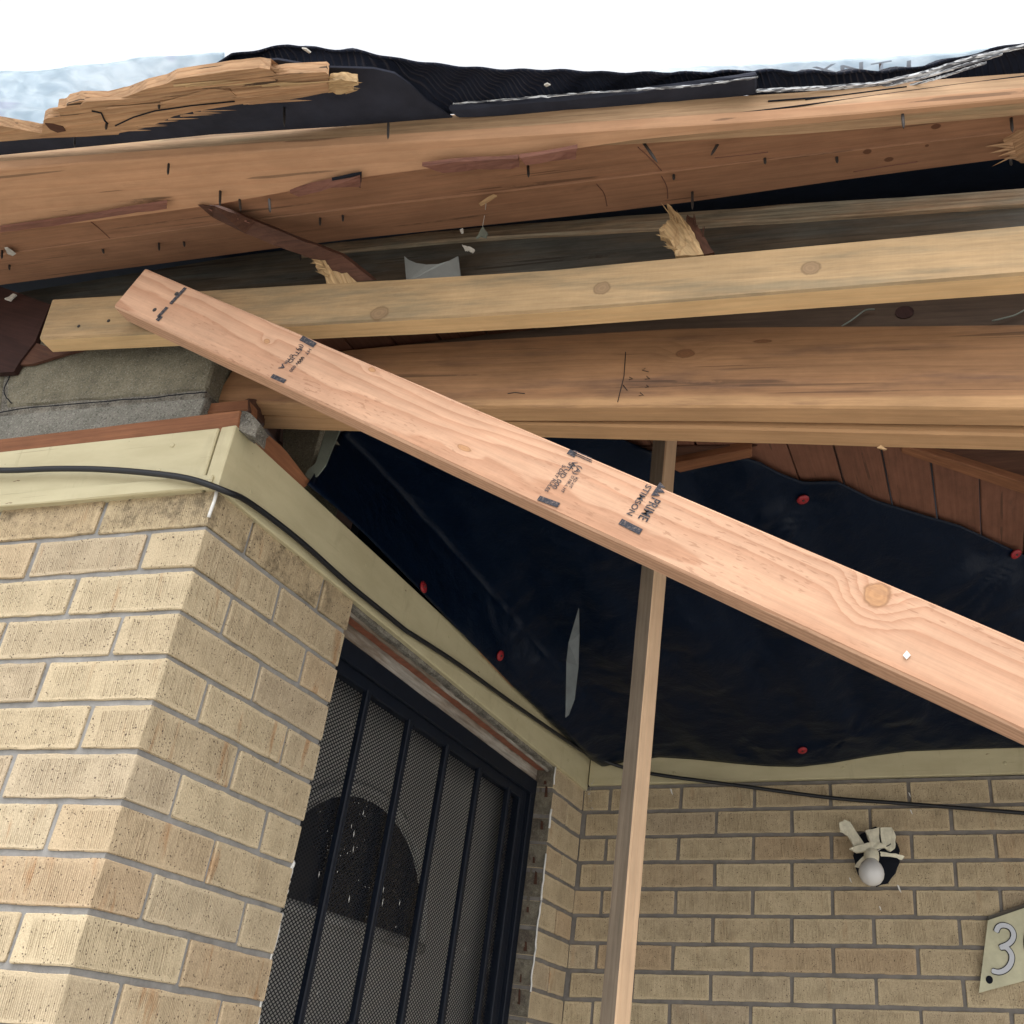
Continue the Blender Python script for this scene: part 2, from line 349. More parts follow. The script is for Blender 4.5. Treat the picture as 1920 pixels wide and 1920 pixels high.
def brick_mat(name, soot, tint, streaky=1.0):
    b = NB(name)
    P = b.obj()
    r = b.rand()
    Pr = b.vec('ADD', P, b.comb(b.math('MULTIPLY', r, 31.0), b.math('MULTIPLY', r, 17.0), b.math('MULTIPLY', r, 11.0)))
    a = b.n('ShaderNodeAttribute', attribute_type='OBJECT', attribute_name='half')
    s = b.sep(b.vec('SUBTRACT', a.outputs['Vector'], b.vec('ABSOLUTE', P)))
    med = b.math('MAXIMUM', b.math('MINIMUM', s[0], s[1]), b.math('MINIMUM', b.math('MAXIMUM', s[0], s[1]), s[2]))
    med = b.math('ADD', med, b.math('MULTIPLY', b.math('SUBTRACT', b.noise(Pr, 130, 3), 0.5), 0.005))
    inner = b.rng(med, 0.004, 0.0075)                        # the combed field stops short of the edges
    x = b.sep(Pr)
    u = b.math('ADD', x[0], x[1])
    wob = b.math('MULTIPLY', b.noise(Pr, 35, 2), 0.004)
    comb = b.noise(b.comb(b.math('MULTIPLY', b.math('ADD', u, wob), 260.0), 0.0, b.math('MULTIPLY', x[2], 14.0)), 1.0, 2, 0.6)
    line = b.math('SINE', b.math('ADD', b.math('MULTIPLY', u, 1900.0), b.math('MULTIPLY', comb, 9.0)))
    line = b.rng(line, -0.3, 0.9)
    patch = b.rng(b.noise(Pr, 22, 3), 0.36, 0.62, 0.35, 1.0)
    combm = b.math('MULTIPLY', b.math('MULTIPLY', b.math('MULTIPLY', line, b.rng(comb, 0.3, 0.65, 0.45, 1.0)), inner), patch)
    w = b.n('ShaderNodeTexWhiteNoise', noise_dimensions='1D'); b.put(w.inputs['W'], r)
    rc = b.sep(w.outputs['Color'])
    T = lambda c: tuple(q * t for q, t in zip(c, tint))
    base = b.mix(rc[0], T((0.52, 0.42, 0.275)), T((0.46, 0.365, 0.238)))
    base = b.mix(b.rng(rc[1], 0.70, 1.0, 0.0, 0.4), base, T((0.40, 0.255, 0.15)))
    base = b.mix(b.rng(rc[2], 0.78, 1.0, 0.0, 0.35), base, T((0.36, 0.29, 0.225)))
    blo = b.noise(Pr, 16, 6, 0.7)
    k = b.rng(blo, 0.25, 0.75, 0.88, 1.08, smooth=False)
    base = b.mix(1.0, base, b.comb(k, k, k), 'MULTIPLY')
    stn = b.noise(b.comb(b.math('MULTIPLY', u, 26.0), 3.0, b.math('MULTIPLY', x[2], 5.0)), 1.0, 4, 0.65)
    base = b.mix(b.math('MULTIPLY', b.rng(stn, 0.56, 0.70, 0.0, 0.62 * streaky), b.rng(rc[1], 0.25, 0.45)), base, T((0.34, 0.17, 0.07)))
    grain = b.noise(Pr, 420, 4, 0.75)
    k2 = b.rng(grain, 0.3, 0.7, 0.74, 1.18, smooth=False)
    base = b.mix(1.0, base, b.comb(k2, k2, k2), 'MULTIPLY')
    k3 = b.rng(combm, 0.0, 1.0, 1.12, 0.70, smooth=False)
    base = b.mix(1.0, base, b.comb(k3, b.math('POWER', k3, 1.1), b.math('POWER', k3, 1.25)), 'MULTIPLY')
    pit = b.math('MULTIPLY', b.rng(b.vor(Pr, 210), 0.14, 0.26, 1.0, 0.0), b.rng(b.noise(Pr, 70, 3), 0.44, 0.56))
    base = b.mix(b.math('MULTIPLY', pit, 0.8), base, (0.06, 0.038, 0.03))
    big = b.rng(b.vor(Pr, 55), 0.05, 0.10, 1.0, 0.0)
    base = b.mix(b.math('MULTIPLY', big, 0.85), base, (0.045, 0.025, 0.024))
    if soot:
        g = b.rng(b.noise(Pr, 26, 6, 0.75), 0.45, 0.72, 0.0, soot)
        base = b.mix(g, base, (0.06, 0.045, 0.03))
    h = b.math('SUBTRACT', b.math('MULTIPLY', grain, 0.7), b.math('ADD', b.math('MULTIPLY', combm, 0.8), pit))
    return b.done(base, 0.92, b.bump(h, 0.8, 0.002), spec=0.2)
M['brick'] = brick_mat('buff_combed_brick', 0.0, (1, 1, 1))
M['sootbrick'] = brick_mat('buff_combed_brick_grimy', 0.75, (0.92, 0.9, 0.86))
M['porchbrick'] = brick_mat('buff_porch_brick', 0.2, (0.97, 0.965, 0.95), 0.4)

def mortar_mat(name, col, dark):
    b = NB(name)
    P = b.obj()
    f = b.rng(b.noise(P, 24, 6, 0.7), 0.3, 0.7, 0.72, 1.2, smooth=False)
    c = b.mix(1.0, col, b.comb(f, f, f), 'MULTIPLY')
    c = b.mix(b.rng(b.noise(P, 7, 5, 0.7), 0.60, 0.72, 0, dark), c, (0.08, 0.06, 0.045))
    n = b.bump(b.noise(P, 190, 4, 0.7), 0.5, 0.002)
    return b.done(c, 0.95, n, spec=0.15)
M['mortar'] = mortar_mat('gray_mortar', (0.275, 0.267, 0.255), 0.65)
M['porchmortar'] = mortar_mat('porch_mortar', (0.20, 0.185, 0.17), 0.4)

def block_mat(name, c1, c2, chip=1.0):
    b = NB(name)
    P = b.obj()
    g = b.vor(P, 480, out='Color')
    r = b.sep(g)[0]
    c = b.mix(b.rng(b.noise(P, 22, 6, 0.7), 0.35, 0.65), c1, c2)
    c = b.mix(b.rng(r, 0.80, 1.0, 0.0, 0.35 * chip), c, (0.46, 0.45, 0.40))
    c = b.mix(b.rng(r, 0.0, 0.20, 0.6 * chip, 0.0), c, (0.05, 0.05, 0.045))
    gr = b.rng(b.noise(P, 260, 4, 0.7), 0.3, 0.7, 0.78, 1.2, smooth=False)
    c = b.mix(1.0, c, b.comb(gr, gr, gr), 'MULTIPLY')
    return b.done(c, 0.95, b.bump(b.math('ADD', r, b.noise(P, 420, 3)), 0.8, 0.003), spec=0.15)
M['block'] = block_mat('concrete_block_olive', (0.225, 0.205, 0.15), (0.165, 0.15, 0.11), 0.7)
M['paleblock'] = block_mat('concrete_block_gray', (0.25, 0.24, 0.21), (0.185, 0.18, 0.155))
M['roughmortar'] = block_mat('rough_mortar', (0.27, 0.25, 0.21), (0.12, 0.11, 0.095))
M['reveal'] = block_mat('stained_reveal', (0.25, 0.225, 0.17), (0.12, 0.10, 0.08), 0.4)

def screen_mat():
    b = NB('perforated_screen')
    s = b.sep(b.obj())
    p_ = b.math('DIVIDE', s[0], 0.0122); q_ = b.math('DIVIDE', s[2], 0.0082)
    fa = b.math('ABSOLUTE', b.math('SUBTRACT', b.math('FRACT', b.math('ADD', p_, q_)), 0.5))
    fb = b.math('ABSOLUTE', b.math('SUBTRACT', b.math('FRACT', b.math('SUBTRACT', p_, q_)), 0.5))
    hole = b.rng(b.math('MAXIMUM', fa, fb), 0.318, 0.338, 1.0, 0.0)   # expanded-metal diamonds
    b.done((0.006, 0.008, 0.013), 0.5)
    tr = b.n('ShaderNodeBsdfTransparent')
    mx = b.n('ShaderNodeMixShader')
    b.t.links.new(hole, mx.inputs[0]); b.t.links.new(b.p.outputs[0], mx.inputs[1]); b.t.links.new(tr.outputs[0], mx.inputs[2])
    b.t.links.new(mx.outputs[0], b.t.nodes['Material Output'].inputs['Surface'])
    return b.m
M['screen'] = screen_mat()

def ground_mat():
    b = NB('concrete_walk')
    P = b.obj()
    c = b.mix(b.noise(P, 2.5, 6, 0.6), (0.38, 0.365, 0.33), (0.48, 0.46, 0.42))
    return b.done(c, 0.9, b.bump(b.noise(P, 60, 4), 0.3, 0.004))
M['ground'] = ground_mat()

# ---------------------------------------------------------------- object helpers
def link(o, parent=None):
    C.collection.objects.link(o)
    if parent is not None: o.parent = parent
    return o

def tag(o, label, cat, group=None):
    o['label'] = label; o['category'] = cat
    if group: o['group'] = group
    return o

def mesh_obj(name, verts, faces, mat, mw=None, parent=None, smooth=False, recalc=True):
    """verts are world points; mw is the object's world matrix; a parent's matrix is divided out."""
    mw = mw or Matrix.Identity(4)
    inv = mw.inverted()
    me = bpy.data.meshes.new(name)
    me.from_pydata([inv @ V(v) for v in verts], [], faces)
    if recalc:
        bm = bmesh.new(); bm.from_mesh(me)
        bmesh.ops.recalc_face_normals(bm, faces=bm.faces)
        bm.to_mesh(me); bm.free()
    if smooth:
        for p in me.polygons: p.use_smooth = True
    me.materials.append(mat)
    o = bpy.data.objects.new(name, me)
    link(o, parent)
    if parent is None: o.matrix_world = mw
    else: o.matrix_local = PW[parent.name].inverted() @ mw
    PW[o.name] = mw
    return o
PW = {}

def empty(name, loc):
    o = bpy.data.objects.new(name, None)
    o.empty_display_size = 0.05
    link(o); o.location = loc
    PW[o.name] = Matrix.Translation(V(loc))
    return o

def frame(origin, xdir, zhint):
    x = V(xdir).normalized(); z = V(zhint); z = (z - x * z.dot(x)).normalized(); y = z.cross(x)
    m = Matrix((x, y, z)).transposed().to_4x4(); m.translation = V(origin)
    return m

def lerp(a, b, t): return V(a) * (1 - t) + V(b) * t

def sample(pts, t):
    """point at parameter t along a polyline (by chord length)"""
    pts = [V(q) for q in pts]
    L = [0.0]
    for i in range(1, len(pts)): L.append(L[-1] + (pts[i] - pts[i - 1]).length)
    s = t * L[-1]
    for i in range(1, len(pts)):
        if s <= L[i] or i == len(pts) - 1:
            f = (s - L[i - 1]) / max(1e-9, L[i] - L[i - 1])
            return pts[i - 1] * (1 - f) + pts[i] * f

def bar_geo(top, bot, depth, nseg=12, bevel=0.002, jit=0.0004, jag=(0, 0), depth2=None):
    """swept bar: front face between polylines top and bot, `depth` pointing to the back"""
    depth = V(depth)
    verts, faces = [], []
    L = (V(top[-1]) - V(top[0])).length
    eb = min(bevel / max(L, 1e-6), 0.2)
    ts = [0.0, eb] + [eb + (1 - 2 * eb) * i / nseg for i in range(1, nseg)] + [1 - eb, 1.0]
    n = len(ts)
    for k, t in enumerate(ts):
        a, b = sample(top, t), sample(bot, t)
        dv = depth if depth2 is None else lerp(depth, depth2, t)
        up = (a - b); h = up.length; up = up / h
        d = dv.normalized(); w = dv.length
        ax = (V(top[-1]) - V(top[0])).normalized()
        bv = min(bevel, h * 0.3, w * 0.3)
        end = bv if k in (0, n - 1) else 0.0
        e0, e1 = end, w - end
        A, B = a - up * end, b + up * end
        ring = [A + d * (e0 + bv), A - up * bv + d * e0, B + up * bv + d * e0, B + d * (e0 + bv),
                B + d * (e1 - bv), B + up * bv + d * e1, A - up * bv + d * e1, A + d * (e1 - bv)]
        j = jag[0] if k < 2 else (jag[1] if k >= n - 2 else 0)
        sj = V((0, 0, 0))
        for q in ring:
            p = q + V((rnd.uniform(-jit, jit), rnd.uniform(-jit, jit), rnd.uniform(-jit, jit)))
            if j: p = p + ax * rnd.uniform(-j, j)
            verts.append(p)
    for k in range(n - 1):
        for i in range(8):
            a = k * 8 + i; b = k * 8 + (i + 1) % 8
            faces.append((a, b, b + 8, a + 8))
    faces.append(tuple(range(7, -1, -1))); faces.append(tuple(range((n - 1) * 8, n * 8)))
    return verts, faces

def extend(pts, l, r):
    p = [V(q) for q in pts]
    if l: p = [p[0] + (p[0] - p[1]).normalized() * l] + p
    if r: p = p + [p[-1] + (p[-1] - p[-2]).normalized() * r]
    return p
def bar(name, mat, top, bot, depth, parent=None, label=None, cat=None, group=None, ext=(0, 0), **kw):
    vs, fs = bar_geo(extend(top, *ext), extend(bot, *ext), depth, **kw)
    t0, t1, b0, b1 = V(top[0]), V(top[-1]), V(bot[0]), V(bot[-1])
    mw = frame((t0 + t1 + b0 + b1) / 4, (t1 + b1) - (t0 + b0), (t0 + t1) - (b0 + b1))
    o = mesh_obj(name, vs, fs, mat, mw, parent)
    if label: tag(o, label, cat, group)
    return o

def slab(name, mat, outline, thick, parent=None, label=None, cat=None, group=None, xdir=None, rough=0.0):
    """polygon outline (world points) given real thickness along the vector `thick`"""
    P = [V(q) for q in outline]
    th = V(thick)
    cen = sum(P, V()) / len(P)
    bm = bmesh.new()
    vs = [bm.verts.new(q) for q in P]
    f = bm.faces.new(vs)
    bmesh.ops.triangulate(bm, faces=[f])
    if rough:
        bmesh.ops.subdivide_edges(bm, edges=bm.edges[:], cuts=2, use_grid_fill=False)
        bmesh.ops.triangulate(bm, faces=bm.faces[:])
    r = bmesh.ops.extrude_face_region(bm, geom=bm.faces[:])
    for v in r['geom']:
        if isinstance(v, bmesh.types.BMVert): v.co += th
    if rough:
        for v in bm.verts: v.co += V((rnd.uniform(-rough, rough), rnd.uniform(-rough, rough), rnd.uniform(-rough, rough)))
    bmesh.ops.recalc_face_normals(bm, faces=bm.faces)
    xd = V(xdir) if xdir else P[1] - P[0]
    mw = frame(cen, xd, (V(thick).cross(xd)))
    me = bpy.data.meshes.new(name)
    bm.transform(mw.inverted()); bm.to_mesh(me); bm.free()
    me.materials.append(mat)
    o = bpy.data.objects.new(name, me); link(o, parent)
    if parent is None: o.matrix_world = mw
    else: o.matrix_local = PW[parent.name].inverted() @ mw
    PW[o.name] = mw
    if label: tag(o, label, cat, group)
    return o

def catmull(pts, n=8):
    P = [V(q) for q in pts]; P = [P[0] * 2 - P[1]] + P + [P[-1] * 2 - P[-2]]
    out = []
    for i in range(1, len(P) - 2):
        a, b, c, d = P[i - 1], P[i], P[i + 1], P[i + 2]
        for k in range(n):
            t = k / n
            out.append(0.5 * ((2 * b) + (c - a) * t + (2 * a - 5 * b + 4 * c - d) * t * t + (3 * b - a - 3 * c + d) * t ** 3))
    out.append(P[-2]); return out

def tube(name, mat, pts, r, parent=None, label=None, cat=None, group=None, sides=10, taper=None):
    vs, fs = [], []
    n = len(pts)
    P = [V(q) for q in pts]
    for i, q in enumerate(P):
        t = (P[min(i + 1, n - 1)] - P[max(i - 1, 0)]).normalized()
        h = V((0, 0, 1)) if abs(t.z) < 0.9 else V((1, 0, 0))
        a = t.cross(h).normalized(); b = t.cross(a)
        rr = r if taper is None else r * (1 + (taper - 1) * i / (n - 1))
        for k in range(sides):
            an = 2 * math.pi * k / sides
            vs.append(q + (a * math.cos(an) + b * math.sin(an)) * rr)
    for i in range(n - 1):
        for k in range(sides):
            a = i * sides + k; b = i * sides + (k + 1) % sides
            fs.append((a, b, b + sides, a + sides))
    fs.append(tuple(range(sides))); fs.append(tuple(range((n - 1) * sides, n * sides)))
    cen = sum(P, V()) / n
    o = mesh_obj(name, vs, fs, mat, Matrix.Translation(cen), parent, smooth=True)
    if label: tag(o, label, cat, group)
    return o

def lathe(name, mat, base, axis, prof, parent=None, sides=20):
    ax = V(axis).normalized(); h = V((0, 0, 1)) if abs(ax.z) < 0.9 else V((1, 0, 0))
    a = ax.cross(h).normalized(); b = ax.cross(a)
    vs, fs = [], []
    for (r, z) in prof:
        for k in range(sides):
            an = 2 * math.pi * k / sides
            vs.append(V(base) + ax * z + (a * math.cos(an) + b * math.sin(an)) * max(r, 1e-5))
    for i in range(len(prof) - 1):
        for k in range(sides):
            p = i * sides + k; q = i * sides + (k + 1) % sides
            fs.append((p, q, q + sides, p + sides))
    fs.append(tuple(range(sides))); fs.append(tuple(range((len(prof) - 1) * sides, len(prof) * sides)))
    return mesh_obj(name, vs, fs, mat, Matrix.Translation(V(base)), parent, smooth=True)

NAIL_ME = {}
def nail(parent, at, length=0.03, tilt=(0, 0), r=0.0019):
    at = V(at)
    d = V((0.30 * (0.85 - at.x) + tilt[0] * 0.8, -0.05, -1)).normalized()
    at = at - d * 0.006
    L = length + 0.006
    return lathe('nail', M['nail'], at, d, [(r, 0), (r, L * 0.72), (r * 0.75, L * 0.86), (r * 0.15, L)], parent, sides=7)

# ---------------------------------------------------------------- ground
gs = 60.0
g = mesh_obj('ground', [(-gs, -gs, 0), (gs, -gs, 0), (gs, gs, 0), (-gs, gs, 0)], [(0, 1, 2, 3)], M['ground'])
g['kind'] = 'structure'

# ---------------------------------------------------------------- brick walls
A0, AUP, ADIR = V((0.00000, 0.00000, 2.35000)), V((0.06603, -0.02502, 1.00000)), V((-0.99984, -0.01780, 0.00407))
I0, IUP, CDIR = V((0.17890, 1.65902, 2.34934)), V((0.06116, -0.00559, 1.00913)), V((0.99909, 0.04261, 0.03249))
NA, NB_, NC, NR, NK = V((0.01768, -0.99950, -0.02618)), V((0.99192, -0.10699, -0.06817)), V((0.04288, -0.99905, -0.00813)), V((0.06548, -0.28673, 0.95577)), V((0.03990, -0.05984, 0.99741))
YC, DJ, LA, LC, X0 = 1.66864, 1.43787, 0.20466, 0.19732, 0.27242
H = 0.0677
def fA(d, z): return A0 + AUP * z + ADIR * d
def fB(d, z): t = d / YC; return (A0 + AUP * z) * (1 - t) + (I0 + IUP * z) * t
def fC(s, z): return I0 + IUP * z + CDIR * s
BDIR = (fB(1, 0) - fB(0, 0)).normalized()

def brick(root, F, d0, d1, z0, z1, depth, mat, proud=0.0, n=V((0, 0, 0)), endmat=None):
    j = lambda s=0.0009: rnd.uniform(-s, s)
    o = n * (proud + rnd.uniform(-0.0012, 0.0012))
    if d1 < d0: d0, d1 = d1, d0
    tl, tr, bl, br = F(d0 + j(), z1 + j()) + o, F(d1 + j(), z1 + j()) + o, F(d0 + j(), z0 + j()) + o, F(d1 + j(), z0 + j()) + o
    L = (tr - tl).length
    ns = max(3, int(L / 0.02))
    top = [lerp(tl, tr, i / ns) + V((0, 0, j(0.0005))) for i in range(ns + 1)]
    bot = [lerp(bl, br, i / ns) + V((0, 0, j(0.0005))) for i in range(ns + 1)]
    vs, fs = bar_geo(top, bot, depth, nseg=ns, bevel=0.0014, jit=0.0007)
    dv = V(depth)
    mw = frame((tl + tr + bl + br) / 4 + dv / 2, tr - tl, (tl + tr) - (bl + br))
    ob = mesh_obj('brick', vs, fs, mat, mw, root)
    if endmat:
        ob.data.materials.append(endmat)
        for p in ob.data.polygons:
            if p.normal.x < -0.7: p.material_index = 1
    ob['half'] = [L / 2, dv.length / 2, (tl - bl).length / 2]
    return ob

pier = empty('brick_pier', A0 * 1.0 - V((0.3, -0.2, 2.0)))
tag(pier, 'buff brick house corner with pale gray joints left of the black screen door', 'brick wall')
ROWS = 15
GAP = 0.0044
HDR = 0.0925
for k in range(1, ROWS + 1):
    z0, z1 = -k * H - 0.0008, -k * H + H - 0.0092
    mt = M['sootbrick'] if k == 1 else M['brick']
    odd = k % 2 == 1
    a1 = 0.0976 + LA / 2 if odd else 0.0976            # first joint centre on face A
    b1 = 0.0953 if odd else 0.199                      # first joint centre on the door side
    # corner brick, seen on both faces
    brick(pier, fA, 0.0, a1 - GAP, z0, z1, BDIR * (b1 - GAP), M['brick'] if k > 1 else mt, n=NA)
    d = a1
    while d < 1.25:
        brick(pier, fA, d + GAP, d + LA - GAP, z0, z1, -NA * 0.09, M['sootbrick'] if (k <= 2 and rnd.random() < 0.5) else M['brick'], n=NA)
        d += LA
    js = [b1, 0.3028, 0.3985] if odd else [b1, 0.3985]
    for i in range(len(js) - 1):
        last = i == len(js) - 2
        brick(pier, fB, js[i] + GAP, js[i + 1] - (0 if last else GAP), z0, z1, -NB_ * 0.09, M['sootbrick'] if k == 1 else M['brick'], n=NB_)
zt, zb = 0.0, -ROWS * H - 0.01
rec = 0.0042
def prism(name, mat, plan_top, plan_bot, parent):
    n = len(plan_top)
    vs = list(plan_top) + list(plan_bot)
    fs = [tuple(range(n)), tuple(range(2 * n - 1, n - 1, -1))] + [(i, (i + 1) % n, n + (i + 1) % n, n + i) for i in range(n)]
    return mesh_obj(name, vs, fs, mat, None, parent)
def planA(z):
    return [fA(1.3, z) - NA * rec, fA(0, z) - NA * rec - NB_ * rec, fB(0.396, z) - NB_ * rec, fB(0.396, z) - NB_ * 0.095, fB(0.095, z) - NB_ * 0.095, fA(1.3, z) - NA * 0.095]
prism('mortar', M['mortar'], planA(zt), planA(zb), pier)
for (z0, z1) in ((-0.47, -0.52), (-0.55, -0.73), (-0.80, -0.93)):
    pts = []
    n = 14
    for i in range(n + 1):
        z = z0 + (z1 - z0) * i / n
        pts.append(fB(0.3985, z) - NB_ * 0.006 + BDIR * rnd.uniform(0.0, 0.003) + NB_ * rnd.uniform(-0.001, 0.002))
    tube('caulk_bead', M['caulk'], pts, 0.0035, pier, sides=6)
cp = [fA(0.0, -0.012 - 0.009 * i) + NA * 0.0012 + NB_ * 0.0006 + V((rnd.uniform(-.001, .001), 0, 0)) for i in range(6)]
tube('caulk_bead', M['caulk'], cp, 0.0026, pier, sides=6)

porch = empty('porch_wall', I0 - V((0.2, 0.0, 2.2)))
tag(porch, 'shaded brick back wall of the porch behind the light bulb and number plate', 'brick wall')
ROWC = 15
for k in range(1, ROWC + 1):
    z0, z1 = -k * H, -k * H + H - 0.010
    odd = k % 2 == 1
    s = X0 - LC if odd else X0 - LC * 0.5
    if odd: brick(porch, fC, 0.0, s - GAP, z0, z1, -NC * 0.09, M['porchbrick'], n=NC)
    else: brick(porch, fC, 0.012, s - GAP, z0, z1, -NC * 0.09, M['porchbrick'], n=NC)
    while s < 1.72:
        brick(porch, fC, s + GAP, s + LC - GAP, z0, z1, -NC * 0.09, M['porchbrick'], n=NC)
        s += LC
    # short return beside the door
    mid = (DJ + YC) / 2
    segs = [(DJ, YC - 0.004)] if odd else [(DJ, mid - GAP), (mid + GAP, YC - 0.004)]
    for (q0, q1) in segs:
        brick(porch, fB, q0, q1, z0, z1, -NB_ * 0.09, M['brick'], n=NB_, endmat=M['reveal'] if q0 == DJ else None)
def planC(z):
    return [fC(1.95, z) - NC * rec, fC(0, z) - NC * rec - NB_ * rec, fB(DJ + 0.003, z) - NB_ * rec, fB(DJ + 0.003, z) - NB_ * 0.1, fB(YC + 0.1, z) - NB_ * 0.1, fC(1.95, z) - NC * 0.1]
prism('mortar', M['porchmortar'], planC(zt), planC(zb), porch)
# flaking paint and mortar smears on the brick ends of the reveal
for k in range(1, ROWC):
    for q in range(2):
        z = -k * H + rnd.uniform(0.005, 0.05)
        o0 = rnd.uniform(0.012, 0.03)
        p0 = fB(DJ - 0.0008, z) - NB_ * o0
        w, h = rnd.uniform(0.004, 0.009), rnd.uniform(0.012, 0.035)
        slab('paint_flake', M['darkred'] if q else M['reveal'], [p0, p0 - NB_ * w, p0 - NB_ * (w * rnd.uniform(.5, 1.2)) + V((0, 0, h)), p0 - NB_ * w * 0.2 + V((0, 0, h * 0.9))], -BDIR * 0.0014, porch)
pts = []
for i in range(60):
    z = -0.01 - i * 0.016
    pts.append(fB(DJ, z) + NB_ * 0.0005 - BDIR * 0.0005 + V((rnd.uniform(-.0015, .0015), rnd.uniform(-.001, .001), 0)))
for a in range(0, 56, 7):
    if rnd.random() < 0.8: tube('caulk_bead', M['caulk'], pts[a:a + rnd.randint(4, 8)], rnd.uniform(0.002, 0.0035), porch, sides=6)
for i, (u, w_) in enumerate(((((0.4214, 1.6665, 2.3364)), 0.006), (((1.0401, 1.6931, 2.3331)), 0.004), (((1.0390, 1.6934, 2.2889)), 0.004), (((0.8745, 1.6878, 2.1143)), 0.004), (((0.9398, 1.6911, 2.0484)), 0.0035), (((0.9887, 1.6928, 2.0971)), 0.006))):
    u = V(u)
    slab('paint_flake', M['caulk'], [u + V((-w_ * .5, 0, w_ * 1.6)), u + V((w_ * .3, 0, w_ * 1.1)), u + V((w_ * .9, 0, -w_ * 1.7)), u + V((w_ * .1, 0, -w_ * .6))], -NC * 0.002, porch)

# house body behind the walls, so no daylight leaks in
body = empty('house_wall', fB(0.9, -2.2) - NB_ * 0.8)
tag(body, 'dark inner wall of the house behind the door and bricks', 'wall')
def box8(name, mat, a, b, parent):
    (x0, y0, z0), (x1, y1, z1) = a, b
    vs = [(x0, y0, z0), (x1, y0, z0), (x1, y1, z0), (x0, y1, z0), (x0, y0, z1), (x1, y0, z1), (x1, y1, z1), (x0, y1, z1)]
    fs = [(0, 3, 2, 1), (4, 5, 6, 7), (0, 1, 5, 4), (1, 2, 6, 5), (2, 3, 7, 6), (3, 0, 4, 7)]
    return mesh_obj(name, vs, fs, mat, None, parent)
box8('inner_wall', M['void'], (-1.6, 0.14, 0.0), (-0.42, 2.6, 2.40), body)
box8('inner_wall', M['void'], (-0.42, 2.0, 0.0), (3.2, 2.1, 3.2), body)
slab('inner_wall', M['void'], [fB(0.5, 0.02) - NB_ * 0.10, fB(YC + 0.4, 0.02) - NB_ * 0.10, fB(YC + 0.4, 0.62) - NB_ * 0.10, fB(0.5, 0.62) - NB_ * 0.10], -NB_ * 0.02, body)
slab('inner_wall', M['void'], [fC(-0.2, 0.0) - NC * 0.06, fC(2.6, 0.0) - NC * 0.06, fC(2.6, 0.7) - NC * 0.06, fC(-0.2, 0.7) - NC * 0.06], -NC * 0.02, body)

# ---------------------------------------------------------------- cream frieze boards
zb_, zt_ = -0.012, 0.100
tk = 0.02
fr = bar('frieze_board', M['paint'], [fA(1.3, zt_) + NA * 0.010, fA(0.024, zt_) + NA * 0.010], [fA(1.3, zb_) + NA * 0.010, fA(0.024, zb_) + NA * 0.010], -NA * tk,
         label='cream painted frieze board above the front bricks under the gray concrete blocks', cat='trim board', nseg=10)
bar('drip_bead', M['paint'], [fA(1.3, zb_ + 0.022) + NA * 0.016, fA(0.004, zb_ + 0.022) + NA * 0.016], [fA(1.3, zb_ - 0.002) + NA * 0.016, fA(0.004, zb_ - 0.002) + NA * 0.016], -NA * 0.007, fr, nseg=10)
bb = V(NA * 0.0115)
b_off = 0.008
bar('frieze_board', M['paint'], [fB(0, zt_) + NB_ * b_off + bb, fB(YC, zt_) + NB_ * b_off], [fB(0, zb_) + NB_ * b_off + bb, fB(YC, zb_) + NB_ * b_off], -NB_ * 0.030,
    label='cream painted frieze board running back over the screen door', cat='trim board', nseg=14)
bar('frieze_board', M['paint'], [fC(0.010, 0.088) + NC * 0.010, fC(1.95, 0.100) + NC * 0.010], [fC(0.010, 0.001) + NC * 0.010, fC(1.95, 0.004) + NC * 0.010], -NC * 0.02,
    label='cream painted frieze board across the porch back wall below the black plastic', cat='trim board', nseg=14)

def trim_nail(root, q, n_):
    lathe('nail_head', M['paint'], V(q), n_, [(0.0042, -0.001), (0.0042, 0.0006), (0.003, 0.0011), (0.0, 0.0012)], root, sides=10)
fbs = [o for o in C.objects if o.name.startswith('frieze_board')]
for d in (0.12, 0.45, 0.8):
    for z in (0.03, 0.075): trim_nail(fbs[0], fA(d + rnd.uniform(-.02, .02), z) + NA * 0.0102, NA)
for d in (0.06, 0.4, 0.75, 1.15, 1.5):
    for z in (0.02, 0.07): trim_nail(fbs[1], fB(d, z + rnd.uniform(-.006, .006)) + NB_ * (b_off + 0.0003), NB_)
for d in (0.25, 0.7, 1.1):
    trim_nail(fbs[2], fC(d, 0.03) + NC * 0.0102, NC)

# ---------------------------------------------------------------- reddish plates above the frieze, concrete blocks
bar('plate_strip', M['redwood'], [(-0.5217, -0.0187, 2.4815), (0.0119, -0.0093, 2.4827)], [(-0.5070, -0.0175, 2.4451), (0.0149, -0.0082, 2.4440)], -NA * 0.03, label='red brown wood strip lying on the front frieze board under the gray blocks', cat='wood strip', nseg=10)
bar('plate_strip', M['redwood'], [(0.0206, 0.0340, 2.4791), (0.0281, 0.1005, 2.4836), (0.0367, 0.1903, 2.4684)], [(0.0175, 0.0255, 2.4466), (0.0253, 0.0977, 2.4481), (0.0342, 0.1782, 2.4504)], -NB_ * 0.03, label='red brown wood strip along the top of the side frieze board near the corner', cat='wood strip', nseg=8)
bar('plate_strip', M['redwood'], [(-0.1048, 0.0300, 2.5402), (-0.0101, 0.0300, 2.5362)], [(-0.1054, 0.0300, 2.5193), (-0.0046, 0.0300, 2.5126)], (0, 0.03, 0), label='short upper wood strip butting the knotty block at the corner', cat='wood strip', nseg=5)
